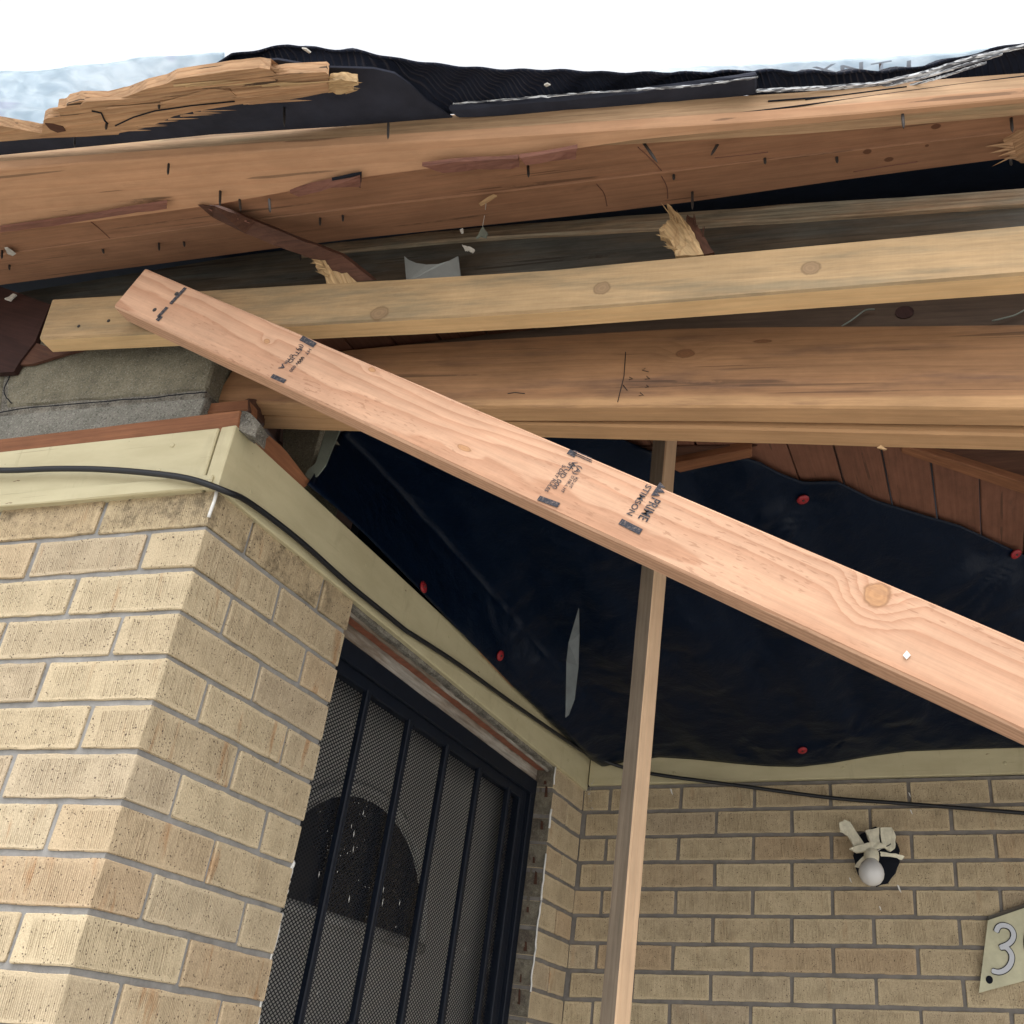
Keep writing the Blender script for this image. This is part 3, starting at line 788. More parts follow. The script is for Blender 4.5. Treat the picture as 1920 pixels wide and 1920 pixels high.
bar('knotty_block', M['darkred'], [(-0.0107, 0.0300, 2.5384), (-0.0065, 0.0900, 2.5758), (-0.1282, 0.3000, 2.6865)], [(-0.0017, 0.0300, 2.5090), (-0.0195, 0.0900, 2.5328), (-0.1235, 0.3000, 2.6426)], (-0.035, 0.01, 0.0), label='short dark wood block with an oval knot on top of the corner', cat='wood block', nseg=8)
slab('broken_corner', M['roughmortar'], [(-0.0021, -0.0055, 2.4833), (0.0186, -0.0052, 2.4847), (0.0495, -0.0058, 2.4522), (0.0491, -0.0071, 2.4242), (0.0317, -0.0077, 2.4361), (0.0124, -0.0063, 2.4457)], (0, 0.03, 0.0), label='crumbled mortar lump at the top corner of the frieze boards', cat='mortar lump', rough=0.002)

blocks = empty('block_wall', (-0.2641, 0.0114, 2.5016))
tag(blocks, 'gray concrete block courses between the frieze board and golden beam', 'block wall')
yb = 0.012
def cblock(mat, tl, tr, bl, br, dp=0.12):
    n = 10
    top = [lerp(tl, tr, i / n) + V((0, 0, rnd.uniform(-.002, .002))) for i in range(n + 1)]
    bot = [lerp(bl, br, i / n) + V((0, 0, rnd.uniform(-.002, .002))) for i in range(n + 1)]
    bar('concrete_block', mat, top, bot, (0, dp, 0), blocks, nseg=12, bevel=0.004, jit=0.0012)
cblock(M['block'], (-0.5636, 0.0120, 2.7401), (-0.0792, 0.0120, 2.6910), (-0.5085, 0.0120, 2.5797), (-0.0849, 0.0120, 2.5547))
cblock(M['paleblock'], (-0.6664, 0.0140, 2.5735), (-0.0799, 0.0140, 2.5390), (-0.6795, 0.0120, 2.4993), (-0.0888, 0.0120, 2.4784))
cblock(M['block'], (-0.8818, 0.0120, 2.7519), (-0.5631, 0.0120, 2.7141), (-0.8338, 0.0120, 2.6039), (-0.5207, 0.0120, 2.5743))
bar('mortar', M['roughmortar'], [(-0.9125, 0.0160, 2.8044), (-0.0873, 0.0160, 2.6839)], [(-0.8141, 0.0160, 2.5067), (-0.0881, 0.0160, 2.4811)], (0, 0.1, 0), blocks, nseg=6)
for pts in ([(-0.5253, 0.0105, 2.5656), (-0.4434, 0.0105, 2.5668), (-0.3614, 0.0105, 2.5619), (-0.2707, 0.0105, 2.5567), (-0.1827, 0.0105, 2.5505), (-0.1299, 0.0105, 2.5493), (-0.0796, 0.0105, 2.5462)], [(-0.5315, 0.0105, 2.6697), (-0.5258, 0.0105, 2.6464), (-0.5269, 0.0105, 2.6221), (-0.5170, 0.0105, 2.6037), (-0.4946, 0.0105, 2.5836)]):
    tube('joint_crack', M['void'], [q + V((0, 0, rnd.uniform(-.001, .001))) for q in catmull(pts, 4)], 0.0010, blocks, sides=5)
bar('inner_block', M['block'], [(-0.0840, 0.2400, 2.6432), (0.0027, 0.2400, 2.6363)], [(-0.0516, 0.2400, 2.4923), (-0.0053, 0.2400, 2.4873)], (0, 0.12, 0), label='small gray block seen in the gap beside the black plastic corner', cat='concrete block', nseg=4)

# ---------------------------------------------------------------- door
door = empty('security_door', fB(0.9, -2.1) - NB_ * 0.05)
tag(door, 'black steel security screen door with slim vertical bars', 'security door')
def bbar(name, mat, d0, d1, z0, z1, off, thick, parent, **kw):
    top = [fB(d0, z1) + NB_ * off, fB(d1, z1) + NB_ * off]
    bot = [fB(d0, z0) + NB_ * off, fB(d1, z0) + NB_ * off]
    return bar(name, mat, top, bot, -NB_ * thick, parent, **kw)
ZF = -1.95
bbar('top_rail', M['steel'], 0.40, DJ - 0.002, -0.092, -0.0525, -0.046, 0.03, door)
bbar('top_rail', M['steel'], 0.46, DJ - 0.07, -0.116, -0.090, -0.056, 0.022, door)
bbar('side_stile', M['steel'], DJ - 0.034, DJ - 0.002, ZF, -0.0535, -0.047, 0.03, door)
bbar('side_stile', M['steel'], DJ - 0.078, DJ - 0.036, ZF, -0.087, -0.056, 0.022, door)
bbar('side_stile', M['steel'], 0.40, 0.44, ZF, -0.0535, -0.047, 0.03, door)
for i, d in enumerate((0.589, 0.762, 0.938, 1.112, 1.285)):
    bv = bbar('bar', M['steel'], d - 0.0075, d + 0.0075, ZF, -0.110, -0.052, 0.014, door, nseg=6)
for (d, z) in ((0.762, -0.70), (0.938, -0.74)):
    bbar('bar_collar', M['steel'], d - 0.011, d + 0.011, z - 0.02, z + 0.02, -0.048, 0.022, door, nseg=3, bevel=0.005)
mwS = frame(fB(0.9, -0.9) - NB_ * 0.074, BDIR, AUP)
sv = [fB(0.42, ZF) - NB_ * 0.074, fB(DJ - 0.04, ZF) - NB_ * 0.074, fB(DJ - 0.04, -0.09) - NB_ * 0.074, fB(0.42, -0.09) - NB_ * 0.074]
mesh_obj('perforated_screen', sv + [q - NB_ * 0.0008 for q in sv], [(0, 1, 2, 3)], M['screen'], mwS, door)

sp_v, sp_f = [], []
for i in range(70):
    cl = rnd.random() < 0.6
    d_ = rnd.gauss(0.66, 0.10) if cl else rnd.uniform(0.46, 1.3)
    z_ = rnd.gauss(-0.36, 0.09) if cl else rnd.uniform(-0.75, -0.13)
    q = fB(min(max(d_, 0.45), 1.34), z_) - NB_ * 0.0725
    r_ = rnd.uniform(0.0006, 0.0015); n0 = len(sp_v)
    lz_ = r_ * (rnd.choice((1, 1, 1, 6)))
    sp_v += [q - BDIR * r_, q - V((0, 0, lz_)), q + BDIR * r_, q + V((0, 0, lz_)), q + NB_ * 0.0006]
    sp_f += [(n0, n0 + 1, n0 + 4), (n0 + 1, n0 + 2, n0 + 4), (n0 + 2, n0 + 3, n0 + 4), (n0 + 3, n0, n0 + 4)]
ds = mesh_obj('paint_specks', sp_v, sp_f, M['caulk'], None, door)
ds['kind'] = 'stuff'

fd = empty('front_door', fB(0.95, -2.1) - NB_ * 0.13)
tag(fd, 'pale house door with dark arched window behind the perforated screen', 'door')
bbar('door_slab', M['door'], 0.36, DJ + 0.06, -2.05, 0.02, -0.135, 0.04, fd)
ad, az, aw, ah = 0.795, -0.503, 0.288, 0.226
arch = [fB(ad + aw * math.cos(math.pi * i / 28), az + ah * math.sin(math.pi * i / 28)) - NB_ * 0.1335 for i in range(29)]
slab('arched_window', M['glass'], arch, NB_ * 0.002, fd)
tube('window_moulding', M['door'], [fB(ad + (aw + .02) * math.cos(math.pi * i / 40), az + (ah + .02) * math.sin(math.pi * i / 40)) - NB_ * 0.133 for i in range(41)], 0.012, fd, sides=6)
tube('window_moulding', M['door'], [fB(ad - aw - .03, az - 0.014) - NB_ * 0.133, fB(ad + aw + .03, az - 0.014) - NB_ * 0.133], 0.012, fd, sides=6)
bbar('panel_moulding', M['door'], 0.44, 0.98, -0.575, -0.560, -0.130, 0.006, fd)
bbar('panel_moulding', M['door'], 0.44, DJ - 0.05, -0.70, -0.688, -0.130, 0.006, fd)
bbar('panel_moulding', M['door'], 0.44, DJ - 0.05, -0.80, -0.788, -0.130, 0.006, fd)

head = empty('door_head', fB(0.92, 0.0) - NB_ * 0.03)
tag(head, 'peeling white and red brown door head between frieze board and screen door', 'door frame')
def wavy(name, mat, z_lo, z_hi, off, thick, amp, d0=0.40, d1=DJ):
    n = 44
    top = [fB(d0 + (d1 - d0) * i / n, z_hi) + NB_ * off for i in range(n + 1)]
    bot = [fB(d0 + (d1 - d0) * i / n, z_lo + rnd.uniform(-amp, amp)) + NB_ * (off + rnd.uniform(-amp, amp)) for i in range(n + 1)]
    bar(name, mat, top, bot, -NB_ * thick, head, nseg=n, bevel=0.001, jit=0.0006)
wavy('mortar_strip', M['roughmortar'], -0.0205, -0.011, -0.004, 0.015, 0.0016)
wavy('white_casing', M['white'], -0.0255, -0.011, -0.0192, 0.006, 0.0007)
wavy('red_jamb', M['redpaint'], -0.0215, -0.011, -0.0255, 0.028, 0.0004)
wavy('white_stop', M['white'], -0.052, -0.011, -0.0515, 0.03, 0.0005)
bbar('side_jamb', M['white'], DJ - 0.001, DJ + 0.03, -2.0, -0.012, -0.092, 0.04, head)

# ---------------------------------------------------------------- porch beam, golden support, back boards
NLAB = {}
golden = bar('support_beam', M['golden'], [(-0.4177, -0.0550, 2.7579), (0.4952, -0.0550, 2.6339), (1.1823, -0.0550, 2.5720)], [(-0.4108, -0.0550, 2.6623), (0.5008, -0.0550, 2.5523), (1.1682, -0.0550, 2.4909)], (0.0, 0.038, 0.0), ext=(0, 1.0),
    label='golden pine support beam crossing the full width above the brown header', cat='wood beam', nseg=22, bevel=0.003)
def underside(o, m):                                        # paler lower edge: light bounced off the ground put into the colour
    o.data.materials.append(m)
    for p in o.data.polygons:
        if p.normal.z < -0.8: p.material_index = 1
underside(golden, M['goldbounce'])
for q in ((-0.2685, -0.0560, 2.6779), (-0.3304, -0.0560, 2.6772)):
    lathe('nail_head', M['nail'], V(q) + V((0, 0.002, 0)), (0, -1, 0), [(0.003, 0), (0.003, 0.002), (0.0015, 0.0026)], golden, sides=10)

header = bar('header_beam', M['header'], [(-0.0721, 0.0500, 2.6336), (0.1906, 0.0500, 2.6308), (0.7139, 0.0500, 2.5767), (1.1905, 0.0500, 2.4952)], [(-0.0975, 0.0500, 2.5595), (0.2112, 0.0500, 2.5017), (0.7120, 0.0500, 2.4315), (1.1669, 0.0500, 2.3610)], (0, 0.038, 0.0), ext=(0, 1.1),
    label='long aged brown porch header with pencil marks behind the pink stud', cat='wood beam', nseg=22, bevel=0.003)
bar('header_beam', M['underply'], [(-0.1035, 0.0940, 2.6544), (0.4574, 0.0940, 2.5650), (1.1888, 0.0940, 2.4483)], [(-0.0798, 0.0940, 2.5574), (0.4642, 0.0940, 2.4663), (1.1717, 0.0940, 2.3509)], (0, 0.038, 0.0), ext=(0, 1.1),
    label='second header ply showing its lower edge just under the brown header', cat='wood beam', nseg=20, bevel=0.003)
bar('blocking_board', M['blockwood'], [(-0.0680, 0.1200, 2.8209), (1.2287, 0.1200, 2.6528)], [(-0.0421, 0.1200, 2.7016), (1.2087, 0.1200, 2.5390)], (0, 0.03, 0), ext=(0, 1.0),
    label='dark board with a black knot seen between golden beam and header', cat='wood board', nseg=10)
for pts in (([(0.9214, 0.1150, 2.5947), (0.9385, 0.1120, 2.6032), (0.9560, 0.1120, 2.6164), (0.9693, 0.1120, 2.6159)]), ([(1.1189, 0.1120, 2.5658), (1.1362, 0.1120, 2.5684), (1.1502, 0.1120, 2.5716), (1.1686, 0.1120, 2.5818)])):
    tube('twisted_wire', M['strap'], catmull(pts, 5), 0.0012, label='thin gray wire on the dark board, ' + ('left of the knot' if pts[0][0] < 1.0 else 'at the right edge'), cat='wire', group='thin wires under the golden beam', sides=6)
slab('knot', M['shadowwood'], [V((1.0096, 0.1185, 2.6088)) + V((0.013 * math.cos(a * .5236), 0, 0.012 * math.sin(a * .5236))) for a in range(12)], (0, 0.002, 0), bpy.data.objects['blocking_board'])

underside(header, M['underply'])
# pencil marks on the header
def pencil(parent, pts, r=0.0006):
    tube('pencil_mark', M['black'], pts, r, parent, sides=5)
pencil(header, [(0.6138, 0.0496, 2.5452), (0.6124, 0.0496, 2.5005), (0.6041, 0.0496, 2.4544)])
pencil(header, [(0.6112, 0.0496, 2.4841), (0.6177, 0.0496, 2.4734)])
for (a, b_, c_) in (((0.6437, 0.0496, 2.5103), (0.6390, 0.0496, 2.5071), (0.6484, 0.0496, 2.5027)), ((0.6454, 0.0496, 2.4953), (0.6501, 0.0496, 2.4897), (0.6431, 0.0496, 2.4898)), ((0.6365, 0.0496, 2.4668), (0.6412, 0.0496, 2.4613), (0.6350, 0.0496, 2.4613)), ((0.6204, 0.0496, 2.4973), (0.6251, 0.0496, 2.4936), (0.6197, 0.0496, 2.4925)), ((0.6456, 0.0496, 2.4788), (0.6487, 0.0496, 2.4755), (0.6441, 0.0496, 2.4742))):
    pencil(header, [a, b_, c_], 0.0005)
pencil(header, [(0.4346, 0.0496, 2.4951), (0.4456, 0.0496, 2.4955), (0.4618, 0.0496, 2.4911)], 0.0007)

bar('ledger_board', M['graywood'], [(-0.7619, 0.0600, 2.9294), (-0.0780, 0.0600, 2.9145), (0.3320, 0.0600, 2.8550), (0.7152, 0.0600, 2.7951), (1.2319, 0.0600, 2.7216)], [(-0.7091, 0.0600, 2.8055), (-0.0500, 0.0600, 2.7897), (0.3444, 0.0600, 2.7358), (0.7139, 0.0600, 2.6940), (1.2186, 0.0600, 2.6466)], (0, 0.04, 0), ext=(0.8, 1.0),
    label='old gray ledger plank in shadow just above the golden beam', cat='wood board', nseg=18)
bar('rough_batten', M['rough'], [(-0.0037, 0.0520, 2.9008), (0.3333, 0.0520, 2.8695), (0.7166, 0.0520, 2.8184), (1.2341, 0.0520, 2.7410)], [(0.0009, 0.0520, 2.8784), (0.3360, 0.0520, 2.8435), (0.7162, 0.0520, 2.7843), (1.2287, 0.0520, 2.7106)], (0, 0.045, 0.0), ext=(0, 1.0),
    label='rough sawn fibrous batten along the top of the gray ledger plank', cat='wood strip', nseg=26, jit=0.0012)
slab('rafter_tail', M['shadowwood'], [(-0.6815, 0.0000, 2.9017), (-0.6337, 0.0000, 2.8821), (-0.4845, 0.0000, 2.8060), (-0.4848, 0.0000, 2.7163), (-0.5022, 0.0000, 2.6740), (-0.5067, 0.0000, 2.6487), (-0.5780, 0.0000, 2.6564)], (0, 0.011, 0), label='dark red brown rafter end with shade in its colour at the left edge', cat='rafter')
slab('wood_shim', M['darkred'], [(-0.4976, 0.0040, 2.7219), (-0.4390, 0.0040, 2.6940), (-0.3587, 0.0040, 2.6828), (-0.4089, 0.0040, 2.6765), (-0.4733, 0.0040, 2.6650), (-0.5082, 0.0040, 2.6682)], (0, 0.006, 0), label='dark red shim wedged under the left end of the golden beam', cat='wood shim')
slab('vent_scrap', M['vent'], [(0.2298, 0.0300, 2.8041), (0.2403, 0.0280, 2.7912), (0.2565, 0.0260, 2.7784), (0.2774, 0.0250, 2.7694), (0.2983, 0.0260, 2.7670), (0.3159, 0.0280, 2.7724), (0.3302, 0.0300, 2.7821), (0.3406, 0.0300, 2.7298), (0.2426, 0.0300, 2.7405)], (0, 0.004, 0), label='pale crescent shaped plastic scrap standing on the golden beam', cat='plastic scrap')

# ---------------------------------------------------------------- roof: deck planks, edge board, felt
roof = empty('roof_deck', (0.5, 1.5, 3.0))
tag(roof, 'dark roof slab over the porch and broken eave', 'roof')
rq = [(-1.6987, -0.2412, 2.9305), (1.8187, 0.1212, 2.7983)]
d0 = V(rq[0]); d1 = V(rq[1]); d1 = d1 + (d1 - d0) * 0.8
sl_ = (NR.cross(V(d1) - V(d0))).normalized()
sl_ = sl_ if sl_.y > 0 else -sl_
vs = [d0 - sl_ * 0.06, d1 - sl_ * 0.06, d1 + sl_ * 4, d0 + sl_ * 4]
vs += [q + NR * 0.03 for q in vs]
mesh_obj('deck_sheathing', vs, [(0, 1, 2, 3), (4, 5, 6, 7), (0, 1, 5, 4), (1, 2, 6, 5), (2, 3, 7, 6), (3, 0, 4, 7)], M['sheath'], None, roof)

deck = empty('eave_decking', (0.4050, -0.0833, 2.8024))
tag(deck, 'nail studded eave decking planks seen from below across the top', 'roof planks')
Lm = [(-0.5686, -0.1088, 2.8405), (-0.3137, -0.1090, 2.8230), (-0.0406, -0.1068, 2.8049), (0.2319, -0.0989, 2.7886), (0.4607, -0.0875, 2.7764), (0.8094, -0.0771, 2.7556), (1.2095, -0.0606, 2.7332)]
pa = bar('deck_plank', M['deck'], [(-0.5011, -0.1718, 2.8180), (-0.0258, -0.1574, 2.7898), (0.2667, -0.1690, 2.7663), (0.4856, -0.1627, 2.7532), (0.6872, -0.1615, 2.7397), (0.8844, -0.1437, 2.7316), (1.1989, -0.1158, 2.7184)], Lm, NR * 0.036, deck, ext=(0.8, 0.9), nseg=24, bevel=0.0025)
pb = bar('deck_plank', M['deck'], [V(q) + V((0, 0.0015, 0.0006)) for q in Lm], [(-0.6779, -0.0076, 2.8784), (-0.3046, -0.0104, 2.8519), (0.1077, -0.0124, 2.8231), (0.4313, 0.0012, 2.8050), (0.6814, 0.0085, 2.7901), (0.9539, 0.0009, 2.7691), (1.1545, -0.0007, 2.7549)], NR * 0.034, deck, ext=(0.8, 0), nseg=24, bevel=0.0025, jag=(0, 0.01))
slab('broken_end', M['splinter'], [(1.1430, -0.0494, 2.7390), (1.1672, -0.0687, 2.7315), (1.2037, 0.0112, 2.7530), (1.1741, 0.0116, 2.7551), (1.1589, -0.0045, 2.7513)], NR * 0.03, deck, rough=0.001)

edge = bar('edge_board', M['edge'],
    [(-0.3846, -0.3089, 2.7909), (-0.1353, -0.2816, 2.7778), (0.0453, -0.2622, 2.7671), (0.2479, -0.2377, 2.7564), (0.5001, -0.2072, 2.7420), (0.6915, -0.1851, 2.7292), (0.8846, -0.1582, 2.7230), (1.1956, -0.1290, 2.7104)],
    [(-0.4888, -0.1961, 2.7879), (-0.2098, -0.1805, 2.7735), (-0.0064, -0.1769, 2.7617), (0.2790, -0.1875, 2.7411), (0.4920, -0.1780, 2.7324), (0.6892, -0.1724, 2.7248), (0.8841, -0.1493, 2.7226), (1.1967, -0.1217, 2.7105)], NR * 0.016, ext=(0.8, 0.9),
    label='outermost eave board twisted down toward the left with split lower edge', cat='wood board', nseg=26, bevel=0.002)
band = bar('edge_band', M['band'],
    [(-0.4005, -0.3089, 2.8277), (-0.1508, -0.2816, 2.8247), (0.0300, -0.2622, 2.8264), (0.2378, -0.2377, 2.8129), (0.4956, -0.2072, 2.7987), (0.6910, -0.1851, 2.7843), (0.8880, -0.1582, 2.7769), (1.0219, -0.1455, 2.7721), (1.2038, -0.1290, 2.7574)],
    [(-0.3852, -0.3089, 2.7923), (-0.1357, -0.2816, 2.7791), (0.0450, -0.2622, 2.7684), (0.2477, -0.2377, 2.7576), (0.5000, -0.2072, 2.7431), (0.6914, -0.1851, 2.7303), (0.8847, -0.1582, 2.7240), (1.0160, -0.1455, 2.7188), (1.1958, -0.1290, 2.7114)], (0, 0.03, 0.004),
    parent=edge, nseg=30, bevel=0.0015, jit=0.0008, ext=(0.8, 0.9))

for pts in (([(0.7655, -0.1751, 2.7421), (0.8383, -0.1653, 2.7452), (0.9201, -0.1544, 2.7499), (1.0458, -0.1423, 2.7534), (1.1661, -0.1319, 2.7534)]),
            ([(0.8937, -0.1576, 2.7594), (0.9544, -0.1517, 2.7597), (1.0206, -0.1455, 2.7607)]), ([(0.8460, -0.1648, 2.7619), (0.9276, -0.1539, 2.7601)])):
    tube('crack', M['void'], [V(q) + V((0, -0.0003, 0)) for q in catmull(pts, 4)], 0.0011, edge, sides=6)
for (q, L, t) in (((-0.0238, -0.2694, 2.7508), 0.022, (0, 0)), ((0.1792, -0.2951, 2.7857), 0.045, (0.05, 0)), ((0.3293, -0.2538, 2.7564), 0.032, (0, 0)), ((-0.1716, -0.3197, 2.7971), 0.028, (0.1, 0))):
    nail(edge, q, L, t)
for (q, L, t) in (((0.0214, -0.2001, 2.7581), 0.034, (0.02, 0)), ((0.0427, -0.1802, 2.7626), 0.034, (0.12, 0)), ((0.0807, -0.1568, 2.7712), 0.030, (0.08, 0)), ((0.1273, -0.0833, 2.8005), 0.02, (0, 0)), ((0.1686, -0.0819, 2.7981), 0.016, (0, 0)),
                  ((0.5024, -0.1388, 2.7581), 0.026, (0.02, 0)), ((0.6760, -0.1532, 2.7419), 0.052, (0.45, 0)), ((0.7043, -0.0692, 2.7652), 0.012, (0, 0)), ((0.7736, -0.1247, 2.7438), 0.022, (-0.6, 0)), ((0.8345, -0.0788, 2.7534), 0.013, (0, 0)),
                  ((0.9310, -0.0581, 2.7530), 0.013, (0, 0)), ((1.0116, -0.1379, 2.7235), 0.034, (-0.02, 0)), ((1.1457, -0.0917, 2.7282), 0.028, (-0.02, 0)), ((-0.1963, -0.0753, 2.8251), 0.022, (0.05, 0)), ((-0.3134, -0.0792, 2.8319), 0.013, (0.2, 0)), ((-0.1492, -0.0684, 2.8239), 0.014, (0.1, 0)),
                  ((0.0342, 0.0116, 2.8353), 0.02, (0, 0)), ((0.7246, -0.0197, 2.7786), 0.04, (-0.05, 0)), ((-0.5346, -0.0711, 2.8495), 0.016, (0, 0)), ((-0.5038, -0.1178, 2.8334), 0.026, (0, 0)), ((1.1597, 0.0031, 2.7557), 0.012, (0, 0))):
    nail(pa, q, L, t, 0.0021)

for par, pts in ((pa, [(-0.2655, -0.1652, 2.8027), (-0.2680, -0.1347, 2.8120), (-0.2724, -0.1090, 2.8201)]),
                 (pa, [(0.6663, -0.1458, 2.7447), (0.6798, -0.1122, 2.7539), (0.6887, -0.0838, 2.7618)]), (pb, [(0.6865, -0.0708, 2.7658), (0.6897, -0.0423, 2.7741), (0.6863, -0.0114, 2.7837)]), (pb, [(0.5891, -0.0731, 2.7718), (0.5947, -0.0474, 2.7791), (0.5917, -0.0124, 2.7898)]),
                 (pa, [(0.7667, -0.0965, 2.7526), (0.7962, -0.0945, 2.7512), (0.8398, -0.0927, 2.7487)]), (pb, [(0.9536, -0.0181, 2.7633), (0.9963, -0.0209, 2.7596), (1.0381, -0.0224, 2.7562)])):
    tube('crack', M['splitred'], catmull(pts, 4), 0.0007, par, sides=5)

# split pieces hanging at the joint of edge board and planks
def split(name, mat, pts, th, label, cat='wood splinter', group=None, rough=0.0008, xd=(1, 0, -0.1)):
    return slab(name, mat, pts, th, None, label, cat, group, xdir=xd, rough=rough)
split('wood_splinter', M['splitred'], [(0.3649, -0.2013, 2.7247), (0.4197, -0.1986, 2.7218), (0.5048, -0.1858, 2.7198), (0.5003, -0.1688, 2.7221), (0.4867, -0.1706, 2.7204), (0.4453, -0.1791, 2.7206), (0.3894, -0.1832, 2.7233)], NR * 0.006, 'dark red split sliver curling below the joint at top centre')
split('wood_splinter', M['splitred'], [(0.5066, -0.1866, 2.7194), (0.5905, -0.1887, 2.7131), (0.5844, -0.1703, 2.7148), (0.5470, -0.1742, 2.7152), (0.5116, -0.1737, 2.7177)], NR * 0.006, 'red brown split sliver at the joint right of the curled dark one')
split('wood_splinter', M['splitred'], [(0.1363, -0.1837, 2.7467), (0.1947, -0.1943, 2.7395), (0.2637, -0.1988, 2.7335), (0.2547, -0.1783, 2.7361), (0.2098, -0.1873, 2.7354), (0.1483, -0.1759, 2.7441)], NR * 0.006, 'curved red brown split sliver under the eave left of centre')
split('wood_splinter', M['void'], [(0.2162, -0.1977, 2.7381), (0.2678, -0.2020, 2.7333), (0.2489, -0.1690, 2.7455), (0.2355, -0.1793, 2.7433)], NR * 0.004, 'small dark splinter hole at the end of the curved sliver')
split('wood_splinter', M['splitred'], [(-0.2107, -0.2031, 2.7647), (-0.0704, -0.2051, 2.7545), (-0.0809, -0.1930, 2.7557), (-0.1628, -0.1962, 2.7603), (-0.3074, -0.1918, 2.7726), (-0.4181, -0.1950, 2.7803), (-0.4080, -0.2051, 2.7776)], NR * 0.005, 'thin dark split strip along the lower edge of the outer board at left')
ls = split('wood_splinter', M['darkred'], [(-0.0267, -0.1888, 2.7564), (-0.0032, -0.1802, 2.7573), (0.0343, -0.1200, 2.7771), (0.1125, -0.0900, 2.7453), (0.1704, -0.0650, 2.7265), (0.2284, -0.0500, 2.6735), (0.1714, -0.0500, 2.6806), (0.1298, -0.0600, 2.7262), (0.0788, -0.0800, 2.7414), (0.0115, -0.1100, 2.7649), (-0.0344, -0.1400, 2.7811)], (0, 0.01, 0.012), 'long dark broken splinter slanting down from eave to golden beam')
slab('split_end', M['freshsplit'], [(0.1186, -0.0640, 2.7342), (0.1389, -0.0600, 2.7289), (0.1633, -0.0560, 2.7205), (0.2018, -0.0550, 2.6698), (0.1477, -0.0550, 2.6785), (0.1365, -0.0580, 2.7057), (0.1241, -0.0600, 2.7157)], (0, 0.012, 0), ls, rough=0.0012, xdir=(0.5, 0, -1))
ls2 = split('wood_splinter', M['freshsplit'], [(0.6869, -0.0200, 2.7650), (0.6941, -0.0200, 2.7541), (0.7036, -0.0200, 2.7361), (0.7204, -0.0300, 2.6963), (0.7308, -0.0350, 2.6674), (0.7421, -0.0400, 2.6276), (0.7016, -0.0400, 2.6303), (0.6983, -0.0380, 2.6581), (0.6868, -0.0340, 2.6860), (0.6774, -0.0340, 2.6947), (0.6830, -0.0300, 2.7106), (0.6916, -0.0250, 2.7226), (0.6893, -0.0200, 2.7463)], (0, 0.02, 0.0), 'pale broken plank end standing on the golden beam right of centre', rough=0.0016, xd=(0.5, 0, -1))
slab('dark_side', M['darkred'], [(0.7165, -0.0220, 2.7308), (0.7250, -0.0220, 2.7221), (0.7401, -0.0300, 2.6757), (0.7551, -0.0360, 2.6307), (0.7401, -0.0360, 2.6299), (0.7264, -0.0300, 2.6788), (0.7136, -0.0250, 2.7086)], (0, 0.02, 0), ls2, rough=0.001, xdir=(0.5, 0, -1))

def shards(root, mat, base0, base1, dirv, n, lo, hi, w=0.003, spread=0.25):
    """thin torn fibres rooted between two points"""
    dv = V(dirv).normalized()
    for _ in range(n):
        q = lerp(base0, base1, rnd.random())
        d = (dv + V((rnd.uniform(-1, 1), rnd.uniform(-1, 1), rnd.uniform(-1, 1))) * spread).normalized()
        L = rnd.uniform(lo, hi); r_ = w * rnd.uniform(0.5, 1.2)
        h = V((0, 0, 1)) if abs(d.z) < 0.8 else V((1, 0, 0))
        a = d.cross(h).normalized() * r_; b_ = d.cross(a).normalized() * r_ * 0.5
        o = q - d * 0.008
        vs = [o + a, o + b_, o - a, o - b_, q + d * L * 0.6 + a * 0.5, q + d * L * 0.6 + b_ * 0.6, q + d * L * 0.6 - a * 0.5, q + d * L * 0.6 - b_ * 0.6, q + d * L]
        fs = [(0, 1, 5, 4), (1, 2, 6, 5), (2, 3, 7, 6), (3, 0, 4, 7), (4, 5, 8), (5, 6, 8), (6, 7, 8), (7, 4, 8), (3, 2, 1, 0)]
        mesh_obj('shard', vs, fs, mat, frame(q, d, h), root)
shards(ls2, M['freshsplit'], (0.6899, -0.0240, 2.7374), (0.7204, -0.0300, 2.6910), (-0.35, -0.1, 1.0), 9, 0.012, 0.032)
shards(ls2, M['freshsplit'], (0.6805, -0.0340, 2.6983), (0.6983, -0.0380, 2.6454), (-0.8, -0.2, 0.5), 8, 0.008, 0.022, 0.0022)
shards(ls2, M['darkred'], (0.7227, -0.0220, 2.7205), (0.7415, -0.0300, 2.6647), (0.1, -0.1, 1.0), 6, 0.008, 0.022)
shards(ls, M['freshsplit'], (0.1244, -0.0650, 2.7272), (0.1465, -0.0570, 2.6907), (-0.8, -0.15, 0.25), 10, 0.008, 0.022, 0.0025)
shards(ls, M['splitred'], (-0.0219, -0.1757, 2.7621), (0.0253, -0.1200, 2.7732), (-0.9, 0.0, 0.35), 7, 0.012, 0.04, 0.002)
shards(deck, M['splinter'], (1.1440, -0.0503, 2.7376), (1.1572, -0.0062, 2.7499), (-1, 0, 0.1), 8, 0.008, 0.03, 0.003)

# roof felt hanging past the planks
felt = slab('roof_felt', M['felt'], [(-0.4942, -0.2852, 2.8369), (-0.3358, -0.3056, 2.8199), (0.0392, -0.2682, 2.8054), (0.2404, -0.2384, 2.8006), (0.4094, -0.2155, 2.7959), (0.4026, -0.2293, 2.7922), (0.3860, -0.2584, 2.7857), (0.3771, -0.2936, 2.7768), (0.3649, -0.3197, 2.7708), (0.3401, -0.3346, 2.7691), (0.2703, -0.3554, 2.7677), (0.2202, -0.3818, 2.7642), (0.1441, -0.3938, 2.7669), (0.0714, -0.3773, 2.7768), (-0.0966, -0.3422, 2.7988), (-0.2433, -0.3352, 2.8089), (-0.4430, -0.3304, 2.8219)], NR * 0.003,
     label='smooth dark gray roof felt underside torn at a slant behind the splintered plank', cat='roof felt', xdir=(1, 0, -0.1))
